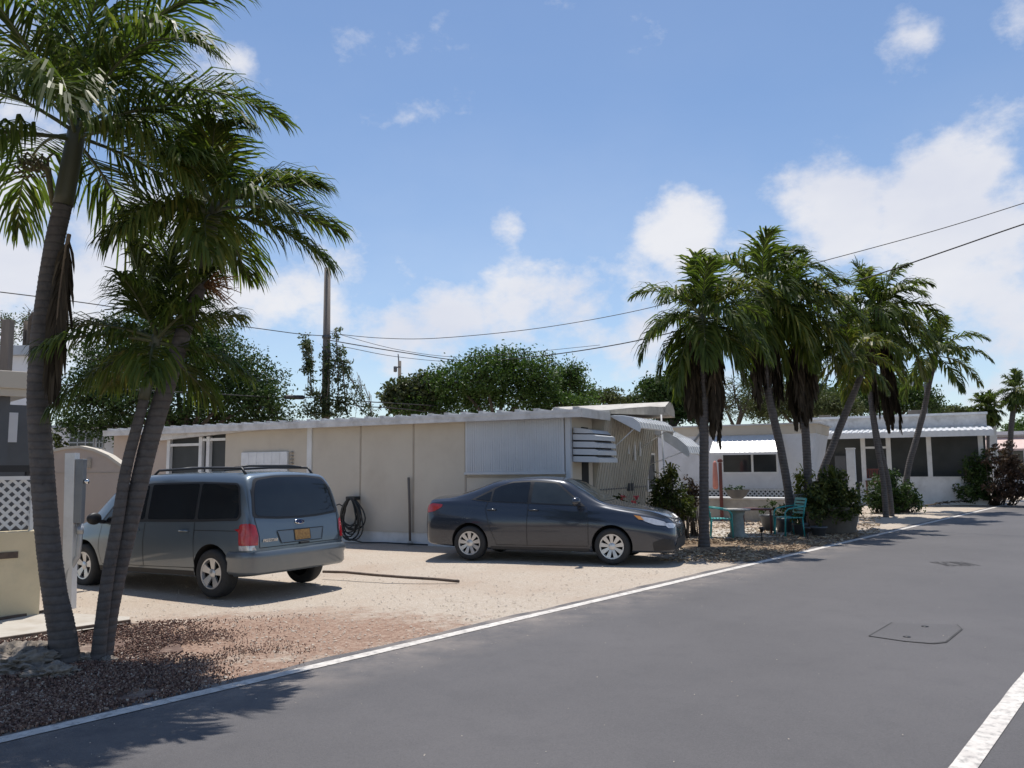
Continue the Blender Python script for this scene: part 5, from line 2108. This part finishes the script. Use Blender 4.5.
class Car:
    def __init__(self, name, label, table, paintm, warp, well_r, loc, rz, pitch=0.0):
        self.warp = warp
        zi = (1, 2, 4, 6, 8)
        table = [tuple(warp(r[0], 0)[0] if k == 0 else warp(0, r[k])[1] if k in zi else r[k] for k in range(9)) for r in table]
        self.root = thing(name, label, 'car', loc, rz)
        self.root.rotation_euler = (0, pitch, rz)
        v, f = car_shell(table, 110)
        self.bvh = BVHTree.FromPolygons([Vector(p) for p in v], f)
        me = bpy.data.meshes.new('body')
        me.from_pydata(v, [], f)
        me.materials.append(paintm)
        me.materials.append(M['well'])
        o = bpy.data.objects.new('body', me)
        COL.objects.link(o)
        bmm = bmesh.new()
        bmm.from_mesh(me)
        bmesh.ops.recalc_face_normals(bmm, faces=bmm.faces[:])
        bmm.to_mesh(me)
        bmm.free()
        cut = MB()
        for (x, z, r_) in well_r:
            for sg in (1, -1):
                T = Matrix.Translation((x, sg * .86, z)) @ Matrix.Rotation(R(90), 4, 'X')
                cut.lathe([(r_, -.30), (r_, .30)], 40, 0, T)
        co = cut.build('cutter', M['well'])
        bmm = bmesh.new()
        bmm.from_mesh(co.data)
        bmesh.ops.recalc_face_normals(bmm, faces=bmm.faces[:])
        bmm.to_mesh(co.data)
        bmm.free()
        md = o.modifiers.new('cut', 'BOOLEAN')
        md.operation = 'DIFFERENCE'
        md.object = co
        md.solver = 'EXACT'
        md.material_mode = 'TRANSFER'
        dg = bpy.context.evaluated_depsgraph_get()
        me2 = bpy.data.meshes.new_from_object(o.evaluated_get(dg))
        bpy.data.objects.remove(o)
        bpy.data.objects.remove(co)
        me2.name = 'body'
        for p in me2.polygons:
            p.use_smooth = True
        me2.set_sharp_from_angle(angle=R(38))
        o = bpy.data.objects.new('body', me2)
        COL.objects.link(o)
        o.parent = self.root
        self.body = o

    def wp(self, axis, p):
        if axis in 'LR':
            return self.warp(*p)
        if axis == 'top':
            return (self.warp(p[0], 0)[0], p[1])
        return (p[0], self.warp(0, p[1])[1])

    def decal(self, name, poly, axis, mat, parent=None, off=.004, cuts=4, round_=0.0):
        """a panel that follows the body: poly in (x,z) for 'L'/'R', (y,z) for 'rear'/'front', (x,y) for 'top'"""
        poly = [self.wp(axis, p) for p in poly]
        if round_:
            out = []
            n = len(poly)
            for i in range(n):
                p, a, q = Vector(poly[i]), Vector(poly[i - 1]), Vector(poly[(i + 1) % n])
                r_ = min(round_, (a - p).length * .45, (q - p).length * .45)
                e, g = p + (a - p).normalized() * r_, p + (q - p).normalized() * r_
                for k in range(5):
                    t = k / 4
                    out.append(tuple(e * (1 - t) ** 2 + p * 2 * t * (1 - t) + g * t * t))
            poly = out
        bm = bmesh.new()
        vs = [bm.verts.new((a, q, 0)) for a, q in poly]
        bm.faces.new(vs)
        bmesh.ops.triangulate(bm, faces=bm.faces[:], quad_method='BEAUTY', ngon_method='BEAUTY')
        for _ in range(cuts):
            bmesh.ops.subdivide_edges(bm, edges=bm.edges[:], cuts=1, use_grid_fill=True)
        mx = {'L': ((0, 3), (0, -1, 0)), 'R': ((0, -3), (0, 1, 0)), 'rear': (None, (1, 0, 0)), 'front': (None, (-1, 0, 0)), 'top': (None, (0, 0, -1))}[axis]
        d = Vector(mx[1])
        bad = []
        for v in bm.verts:
            a, q = v.co.x, v.co.y
            o_ = {'L': Vector((a, 3, q)), 'R': Vector((a, -3, q)), 'rear': Vector((-6, a, q)), 'front': Vector((6, a, q)), 'top': Vector((a, q, 5))}[axis]
            h, nn, _, _ = self.bvh.ray_cast(o_, d)
            if h is None:
                bad.append(v)
                continue
            if nn.dot(d) > 0:
                nn = -nn
            v.co = h + nn * off
        if bad:
            bmesh.ops.delete(bm, geom=bad, context='VERTS')
        for fc in bm.faces:
            fc.smooth = True
            if fc.normal.length < 1e-9:
                continue
        bm.normal_update()
        for fc in bm.faces:
            if fc.normal.dot(d) > 0:
                fc.normal_flip()
        me = bpy.data.meshes.new(name)
        bm.to_mesh(me)
        bm.free()
        me.materials.append(mat)
        o = bpy.data.objects.new(name, me)
        COL.objects.link(o)
        o.parent = parent or self.root
        return o

    def seam(self, name, paths, axis, parent=None, w_=.007, mat=None, off=.0035):
        """thin lines along the body (door gaps, mouldings)"""
        mb = MB()
        d = {'L': Vector((0, -1, 0)), 'R': Vector((0, 1, 0)), 'rear': Vector((1, 0, 0)), 'front': Vector((-1, 0, 0)), 'top': Vector((0, 0, -1))}[axis]
        for path in paths:
            path = [self.wp(axis, p) for p in path]
            pts = []
            for i in range(len(path) - 1):
                a, q = Vector(path[i]), Vector(path[i + 1])
                n = max(1, int((q - a).length / .04))
                pts += [a.lerp(q, k / n) for k in range(n)]
            pts.append(Vector(path[-1]))
            hit = []
            for p in pts:
                o_ = {'L': Vector((p.x, 3, p.y)), 'R': Vector((p.x, -3, p.y)), 'rear': Vector((-6, p.x, p.y)), 'front': Vector((6, p.x, p.y)), 'top': Vector((p.x, p.y, 5))}[axis]
                h, nn, _, _ = self.bvh.ray_cast(o_, d)
                if h is not None:
                    if nn.dot(d) > 0:
                        nn = -nn
                    hit.append((h, nn))
            if len(hit) < 2:
                continue
            vs = []
            for i, (h, nn) in enumerate(hit):
                t = (hit[min(i + 1, len(hit) - 1)][0] - hit[max(0, i - 1)][0]).normalized()
                s_ = t.cross(nn).normalized() * w_ / 2
                vs += [h + nn * off - s_, h + nn * off + s_]
            mb.add(vs, [(2 * i, 2 * i + 1, 2 * i + 3, 2 * i + 2) for i in range(len(hit) - 1)], 0, True)
        return mb.build(name, mat or M['plastic'], parent or self.root)

    def hit(self, axis, a, q):
        o_, d = {'L': (Vector((a, 3, q)), Vector((0, -1, 0))), 'R': (Vector((a, -3, q)), Vector((0, 1, 0))), 'rear': (Vector((-6, a, q)), Vector((1, 0, 0))), 'front': (Vector((6, a, q)), Vector((-1, 0, 0)))}[axis]
        return self.bvh.ray_cast(o_, d)[0]

    def wheel(self, x, sg, y, r_, w_, rim_r, spokes, style):
        wt = empty('wheel', (x, sg * y, r_), 0, self.root)
        if sg > 0:
            wt.rotation_euler = (0, 0, math.pi)
        # wheel axis along local -y is the outer face
        T = Matrix.Rotation(R(90), 4, 'X')
        mb = MB()
        h = w_ / 2
        mb.lathe([(rim_r, -h * .9), (rim_r + .015, -h), (r_ - .035, -h), (r_ - .008, -h * .8), (r_, -h * .5), (r_, h * .5), (r_ - .008, h * .8), (r_ - .035, h), (rim_r + .015, h), (rim_r, h * .88), (rim_r - .03, h * .4)], 48, 0, T, True, False)
        mb.build('tyre', M['rubber'], wt)
        mb = MB()
        mb.lathe([(rim_r + .004, h * .90), (rim_r + .002, h * .98), (rim_r - .018, h * .95), (rim_r - .03, h * .55)], 48, 0, T, True, False)
        mb.lathe([(rim_r - .02, h * .30), (0, h * .30)], 32, 1, T)
        for i in range(spokes):
            a = 2 * math.pi * i / spokes + .2
            ca, sa = math.cos(a), math.sin(a)
            ri, ro = .045, rim_r - .012
            if style == 'star':
                wi, wo = .030, .062
            else:
                wi, wo = .020, .040
            q = []
            for rr, ww, zz in ((ri, wi, h * .72), (rim_r * .6, (wi + wo) / 2, h * .86), (ro, wo, h * .92)):
                q.append([Vector((rr * ca - ww * sa * s_, rr * sa + ww * ca * s_, zz)) for s_ in (-1, 1)])
            vs = []
            for pr in q:
                vs += [pr[0], pr[1], pr[1] - Vector((0, 0, .03)), pr[0] - Vector((0, 0, .03))]
            vs = [T @ p for p in vs]
            fs = []
            for k in range(2):
                o_ = 4 * k
                for j in range(4):
                    fs.append((o_ + j, o_ + (j + 1) % 4, o_ + 4 + (j + 1) % 4, o_ + 4 + j))
            mb.add(vs, fs, 0)
        mb.lathe([(.062, h * .5), (.062, h * .78), (.045, h * .86), (0, h * .88)], 24, 0, T)
        mb.build('rim', [M['alloy'], M['well']], wt, 40)
        return wt


# ---- sedan
g1, g2 = G(612.8, 564.5), G(468.7, 559.8)
hd = (g1 - g2)
hd.z = 0
rzs = math.atan2(hd.y, hd.x)
fwd = hd.normalized()
lft = Vector((-fwd.y, fwd.x, 0))
mid = (g1 + g2) / 2 + lft * .87 - fwd * .01
SED = [(-2.32, .40, .80, .52, .60, .50, .72, .40, .785),
       (-2.28, .32, 1.02, .70, .62, .66, .88, .56, .96),
       (-2.16, .27, 1.12, .80, .64, .745, .99, .64, 1.065),
       (-1.78, .24, 1.15, .865, .66, .785, 1.02, .66, 1.10),
       (-1.36, .21, 1.255, .886, .67, .80, 1.015, .62, 1.205),
       (-.85, .20, 1.41, .888, .67, .805, .995, .575, 1.355),
       (-.15, .20, 1.458, .888, .67, .812, .97, .575, 1.405),
       (.38, .20, 1.425, .888, .67, .815, .95, .58, 1.37),
       (.80, .20, 1.245, .888, .67, .815, .93, .60, 1.19),
       (1.18, .20, 1.045, .885, .66, .80, .92, .66, 1.02),
       (1.45, .21, .99, .875, .65, .77, .895, .60, .97),
       (1.92, .21, .905, .845, .60, .72, .81, .54, .888),
       (2.14, .21, .83, .785, .57, .66, .75, .50, .812),
       (2.26, .22, .735, .69, .52, .58, .67, .46, .72),
       (2.32, .26, .63, .56, .47, .48, .57, .38, .615)]
sed = Car('parked_sedan', 'dark slate grey four door sedan parked side on in front of the tan home', SED, M['sedan_paint'], warp_sedan,
          [(-1.34, .33, .365), (1.36, .33, .365)], (mid.x, mid.y, -.01), rzs)
for x in (-1.34, 1.36):
    for sg in (1, -1):
        sed.wheel(x, sg, .775, .318, .205, .215, 9, 'fan')
for sd in ('R', 'L'):
    fd = sed.decal('front_door', [(.93, .34), (.93, .93), (.86, .955), (-.18, 1.0), (-.20, .30)], sd, M['sedan_paint'], None, .003, 4)
    rdp = sed.decal('rear_door', [(-.215, .30), (-.20, 1.0), (-.98, 1.03), (-1.02, .93), (-.93, .62), (-.80, .32)], sd, M['sedan_paint'], None, .003, 4)
    sed.decal('window', [(.80, .985), (.34, 1.315), (.28, 1.345), (-.13, 1.37), (-.145, 1.02)], sd, M['carglass2'], fd, .0065, 4, .03)
    sed.decal('window', [(-.215, 1.02), (-.20, 1.37), (-.56, 1.352), (-.78, 1.30), (-.90, 1.24), (-.92, 1.045)], sd, M['carglass'], rdp, .0065, 4, .03)
    sed.decal('quarter_window', [(-.955, 1.05), (-.94, 1.215), (-1.26, 1.075)], sd, M['carglass'], None, .0065, 3, .03)
    sed.decal('window_trim', [(.88, .965), (.36, 1.34), (.28, 1.368), (-.16, 1.394), (-.56, 1.376), (-.90, 1.275), (-1.34, 1.065), (-.94, 1.025), (-.16, 1.0)], sd, M['plastic'], None, .0045, 5)
    sed.seam('door_gap', [[(.94, .33), (.945, .70), (.90, .955)], [(-.208, .30), (-.195, 1.0)], [(-.80, .31), (-.94, .62), (-1.03, .92), (-.99, 1.03)], [(.93, .31), (-.80, .30)]], sd, None, .009)
    sed.seam('sill_trim', [[(.95, .245), (-.93, .245)]], sd, None, .05, M['plastic'])
    for hx_ in (-.08, -.90):
        h = sed.hit(sd, hx_, .935)
        sgn = -1 if sd == 'R' else 1
        mb = MB()
        mb.tube([(hx_ - .09, h.y + sgn * .004, .935), (hx_ - .07, h.y + sgn * .03, .94), (hx_ + .07, h.y + sgn * .03, .94), (hx_ + .09, h.y + sgn * .004, .935)], .013, 8)
        mb.build('handle', M['sedan_paint'], fd if hx_ > -.5 else rdp)
    sgn = -1 if sd == 'R' else 1
    mb = MB()
    bmx = bmesh.new()
    bmesh.ops.create_icosphere(bmx, subdivisions=3, radius=1)
    vs = []
    for v in bmx.verts:
        c = v.co
        vs.append((.74 + c.x * (.10 if c.x > 0 else .05), sgn * (.97 + c.y * .12), 1.10 + c.z * .085))
    bmx.verts.index_update()
    mb.add(vs, [[v.index for v in f.verts] for f in bmx.faces], 0, True)
    bmx.free()
    mb.bar((.76, sgn * .78, 1.03), (.75, sgn * .93, 1.06), .06, .04)
    mb.build('mirror', M['sedan_paint'], sed.root)
    hl = sed.decal('headlight', [(1.72, .825), (2.0, .775), (2.17, .72), (2.19, .66), (2.04, .675), (1.88, .73)], sd, M['clearlens'], None, .006, 4, .03)
    sed.decal('indicator', [(1.70, .83), (1.80, .812), (1.86, .752), (1.78, .762)], sd, M['amber'], hl, .0075, 3)
    sed.decal('tail_light', [(-2.285, .90), (-2.27, .955), (-2.12, 1.0), (-1.90, .985), (-1.93, .93), (-2.08, .86), (-2.26, .83)], sd, M['redlens'], None, .006, 4, .03)
    sed.decal('lower_intake', [(1.99, .40), (2.14, .46), (2.29, .44), (2.30, .27), (2.0, .25)], sd, M['plastic'], None, .004, 4, .03)
    s_ = 1 if sd == 'L' else -1
    sed.decal('headlight', [(s_ * .40, .675), (s_ * .60, .70), (s_ * .71, .70), (s_ * .70, .625), (s_ * .58, .62)], 'front', M['clearlens'], None, .006, 4, .02)
sed.decal('grille', [(-.40, .645), (.40, .645), (.36, .60), (-.36, .60)], 'front', M['plastic'], None, .005, 3)
sed.decal('lower_grille', [(-.50, .44), (.50, .44), (.62, .27), (-.62, .27)], 'front', M['plastic'], None, .005, 4, .03)
sed.decal('windscreen', [(.47, .50), (.47, -.50), (1.14, -.60), (1.16, -.3), (1.18, 0), (1.16, .3), (1.14, .60)], 'top', M['carglass2'], None, .005, 5, .05)
sed.decal('rear_window', [(-.95, .48), (-.95, -.48), (-1.62, -.56), (-1.66, 0), (-1.62, .56)], 'top', M['carglass'], None, .005, 5, .05)
sed.seam('bonnet_gap', [[(1.2, .68), (1.5, .63), (1.95, .50), (2.16, .38)], [(1.2, -.68), (1.5, -.63), (1.95, -.50), (2.16, -.38)]], 'top', None, .008)
sed.decal('licence_plate', [(-.16, .52), (.16, .52), (.16, .66), (-.16, .66)], 'rear', M['plate'], None, .008, 3)
hh = sed.hit('front', 0, .625)
mb = MB()
mb.lathe([(.055, 0), (.05, .012), (.035, .012), (.03, .004)], 20, 0, Matrix.Translation((hh.x - .02, 0, .69)) @ Matrix.Rotation(R(90), 4, 'Y') @ Matrix.Diagonal((.7, 1, 1, 1)))
mb.build('badge', M['chrome'], sed.root)

# ---- minivan
r1, r2 = ray(210.5, 595), ray(90, 585)
w1 = ORG + r1 * (11.55 / r1.y)
w2 = ORG + r2 * (13.0 / r2.y)
hd = w2 - w1
hd.z = 0
fwd = hd.normalized()
lft = Vector((-fwd.y, fwd.x, 0))
rzv = math.atan2(fwd.y, fwd.x)
ctr = w1 + fwd * 1.49 - lft * .955
VAN = [(-2.50, .44, .70, .72, .56, .70, .655, .62, .69),
       (-2.475, .38, .82, .88, .58, .84, .75, .77, .80),
       (-2.42, .35, 1.02, .925, .62, .895, .90, .83, .995),
       (-2.34, .33, 1.24, .945, .68, .915, 1.0, .83, 1.205),
       (-2.20, .31, 1.58, .957, .72, .925, 1.06, .80, 1.52),
       (-2.08, .30, 1.70, .962, .72, .93, 1.07, .785, 1.625),
       (-1.9, .29, 1.725, .965, .72, .935, 1.075, .78, 1.655),
       (-1.5, .27, 1.742, .97, .72, .94, 1.075, .78, 1.675),
       (-.3, .26, 1.755, .97, .72, .94, 1.06, .78, 1.69),
       (.5, .26, 1.735, .97, .72, .935, 1.05, .76, 1.665),
       (.95, .26, 1.60, .97, .72, .93, 1.04, .74, 1.54),
       (1.5, .26, 1.20, .965, .70, .90, 1.02, .76, 1.16),
       (1.65, .26, 1.10, .96, .70, .88, 1.0, .74, 1.07),
       (2.0, .27, 1.02, .93, .68, .82, .92, .66, .99),
       (2.35, .28, .90, .84, .62, .72, .80, .56, .87),
       (2.5, .30, .76, .68, .55, .60, .68, .46, .74),
       (2.55, .36, .64, .5, .5, .45, .6, .36, .63)]
van = Car('parked_minivan', 'blue grey minivan with roof rack parked with its rear towards the road', VAN, M['van_paint'], warp_van,
          [(-1.49, .36, .40), (1.58, .36, .40)], (ctr.x, ctr.y, -.125), rzv, math.atan2(w1.z - w2.z, 3.0))
van.root.location.z += .0
for x in (-1.49, 1.58):
    for sg in (1, -1):
        van.wheel(x, sg, .845, .344, .23, .215, 5, 'star')
for sd in ('L', 'R'):
    sl_d = van.decal('sliding_door', [(-1.12, .42), (-1.10, 1.04), (.02, 1.02), (.04, .40)], sd, M['van_paint'], None, .003, 4)
    fd = van.decal('front_door', [(.06, .40), (.04, 1.02), (1.12, .98), (1.16, .62), (1.10, .40)], sd, M['van_paint'], None, .003, 4)
    van.decal('window', [(1.12, 1.02), (.72, 1.46), (.60, 1.525), (.08, 1.565), (.06, 1.07)], sd, M['carglass'], fd, .0065, 4, .05)
    van.decal('window', [(-.02, 1.07), (.0, 1.57), (-1.08, 1.575), (-1.10, 1.08)], sd, M['carglass'], sl_d, .0065, 4, .04)
    van.decal('rear_side_window', [(-1.16, 1.08), (-1.14, 1.575), (-1.95, 1.55), (-2.02, 1.50), (-2.14, 1.15), (-2.10, 1.10)], sd, M['carglass'], None, .0065, 4, .05)
    van.decal('window_trim', [(1.20, .99), (.74, 1.49), (.60, 1.555), (.0, 1.595), (-1.12, 1.60), (-1.96, 1.575), (-2.05, 1.52), (-2.19, 1.13), (-2.12, 1.065), (-1.1, 1.045), (.0, 1.035)], sd, M['plastic'], None, .0045, 5, .03)
    van.seam('door_gap', [[(-1.12, .42), (-1.11, 1.04)], [(.05, .40), (.03, 1.02)], [(1.10, .40), (1.17, .62), (1.13, .98)], [(-1.12, .41), (1.10, .39)], [(-1.12, .93), (-2.28, .93)]], sd, None, .010)
    van.seam('sill_trim', [[(1.18, .33), (-1.08, .33)]], sd, None, .07, M['plastic'])
    sgn = 1 if sd == 'L' else -1
    for hx_, par in ((-.90, sl_d), (.25, fd)):
        h = van.hit(sd, hx_, .945)
        mb = MB()
        mb.tube([(hx_ - .10, h.y + sgn * .004, .93), (hx_ - .08, h.y + sgn * .032, .935), (hx_ + .08, h.y + sgn * .032, .935), (hx_ + .10, h.y + sgn * .004, .93)], .016, 8)
        mb.build('handle', M['van_paint'], par)
    mb = MB()
    bmx = bmesh.new()
    bmesh.ops.create_icosphere(bmx, subdivisions=3, radius=1)
    vs = [(1.10 + v.co.x * (.09 if v.co.x > 0 else .05), sgn * (1.09 + v.co.y * .12), 1.10 + v.co.z * .095) for v in bmx.verts]
    bmx.verts.index_update()
    mb.add(vs, [[v.index for v in f.verts] for f in bmx.faces], 0, True)
    bmx.free()
    mb.bar((1.1, sgn * .90, 1.04), (1.1, sgn * 1.04, 1.06), .08, .05)
    mb.build('mirror', M['plastic'], van.root)
    # tail lights wrap the corner: red above, clear strip below
    tl = van.decal('tail_light', [(-2.47, .74), (-2.43, .95), (-2.34, 1.03), (-2.20, 1.02), (-2.17, .98), (-2.20, .74)], sd, M['redlens'], None, .007, 4, .02)
    van.decal('reversing_lamp', [(-2.475, .675), (-2.465, .735), (-2.20, .735), (-2.21, .675)], sd, M['clearlens'], tl, .007, 3)
    van.decal('tail_light', [(sgn * .945, .74), (sgn * .82, .74), (sgn * .805, .86), (sgn * .83, 1.0), (sgn * .90, 1.03), (sgn * .945, .95)], 'rear', M['redlens'], None, .0095, 4)
    van.decal('headlight', [(1.95, .86), (2.25, .84), (2.42, .74), (2.40, .64), (2.1, .68)], sd, M['clearlens'], None, .006, 4, .03)
rw = van.decal('tailgate_window', [(-.80, 1.13), (-.4, 1.095), (0, 1.085), (.4, 1.095), (.80, 1.13), (.74, 1.46), (.66, 1.60), (.3, 1.64), (-.3, 1.64), (-.66, 1.60), (-.74, 1.46)], 'rear', M['carglass'], None, .008, 5, .07)
van.decal('window_trim', [(-.85, 1.10), (-.4, 1.065), (0, 1.055), (.4, 1.065), (.85, 1.10), (.785, 1.47), (.69, 1.63), (.3, 1.668), (-.3, 1.668), (-.69, 1.63), (-.785, 1.47)], 'rear', M['plastic'], None, .005, 5, .06)
van.seam('tailgate_gap', [[(-.79, .70), (-.785, .86), (-.82, 1.06), (-.79, 1.48)], [(.79, .70), (.785, .86), (.82, 1.06), (.79, 1.48)], [(-.79, .70), (.79, .70)]], 'rear', None, .011)
pr = van.decal('plate_recess', [(-.46, .905), (.46, .905), (.40, .735), (-.40, .735)], 'rear', M['van_bumper'], None, .007, 4, .04)
van.seam('plate_surround', [[(-.46, .905), (.46, .905), (.40, .735), (-.40, .735), (-.46, .905)]], 'rear', None, .012, M['plastic'], .0145)
lp = van.decal('licence_plate', [(-.17, .76), (.13, .76), (.13, .895), (-.17, .895)], 'rear', M['plate'], None, .015, 3)
van.decal('plate_frame', [(-.185, .752), (.145, .752), (.145, .905), (-.185, .905)], 'rear', M['plastic'], None, .0115, 3)
hh = van.hit('rear', 0, .72)
mb = MB()
mb.box(hh.x - .03, hh.x + .02, -.13, .05, .705, .735, bev=.006)
mb.build('tailgate_handle', M['plastic'], van.root)
hh = van.hit('rear', 0, 1.025)
hh2 = van.hit('rear', 0, 1.005)
sl_ang = math.atan2(hh.x - hh2.x, .02)
Tb = Matrix.Translation((hh.x - .006, 0, 1.025)) @ Matrix.Rotation(sl_ang, 4, 'Y') @ Matrix.Rotation(R(-90), 4, 'Y') @ Matrix.Diagonal((.5, 1.25, 1, 1))
mb = MB()
mb.lathe([(.075, 0), (.075, .010), (.064, .012)], 32, 0, Tb, True, False)
mb.lathe([(.066, .0105), (.0, .0105)], 32, 1, Tb)
mb.build('badge', [M['chrome'], mk('deep_blue_enamel', (.02, .045, .16), None, 9, .25)], van.root)
# badge lettering at the lower left of the tailgate
hh = van.hit('rear', .6, .80)
Tt = Matrix.Translation((hh.x - .012, .60, .80)) @ Matrix.Rotation(R(-6), 4, 'Y') @ Matrix(((0, 0, -1, 0), (-1, 0, 0, 0), (0, 1, 0, 0), (0, 0, 0, 1)))
text_mesh('lettering', 'FREESTAR', .062, M['chrome'], van.root, Tt, .003)
# bumper
plan = [warp_van(x, 0)[0:1] + (y,) for x, y in [(-1.94, .975), (-2.2, .985), (-2.42, .94), (-2.56, .82), (-2.615, .5), (-2.635, 0)]]
plan = plan + [(x, -y) for x, y in plan[-2::-1]]
pv = [Vector((x, y, 0)) for x, y in plan]
sm, _ = smooth_path(pv, [1] * len(pv), 5)
mb = MB()
prof = [(.13, .34), (.03, .345), (-.005, .39), (.0, .52), (-.022, .56), (-.025, .615), (.0, .655), (.16, .675)]
vs = []
for i, p in enumerate(sm):
    t = (sm[min(i + 1, len(sm) - 1)] - sm[max(0, i - 1)]).normalized()
    n_ = Vector((-t.y, t.x, 0))
    if n_.dot(Vector((p.x + 1.6, p.y, 0))) > 0:
        n_ = -n_
    for (o_, z) in prof:
        q = p + n_ * o_
        vs.append((q.x, q.y, z))
k_ = len(prof)
fs = [(i * k_ + j, i * k_ + j + 1, (i + 1) * k_ + j + 1, (i + 1) * k_ + j) for i in range(len(sm) - 1) for j in range(k_ - 1)]
fs += [tuple(range(k_)), tuple((len(sm) - 1) * k_ + j for j in reversed(range(k_)))]
mb.add(vs, fs, 0, True)
mb.build('rear_bumper', M['van_bumper'], van.root, 50)
# roof rack
for sg in (1, -1):
    mb = MB()
    mb.tube([(-1.84, sg * .66, 1.73), (-1.75, sg * .66, 1.825), (-.9, sg * .66, 1.845), (.15, sg * .64, 1.83), (.28, sg * .64, 1.75)], .019, 8)
    mb.build('roof_rail', M['plastic'], van.root)
for x in (-1.6, -.3):
    mb = MB()
    mb.tube([(x, -.66, 1.835), (x, -.4, 1.86), (x, .4, 1.86), (x, .66, 1.835)], .018, 8)
    mb.build('crossbar', M['plastic'], van.root)
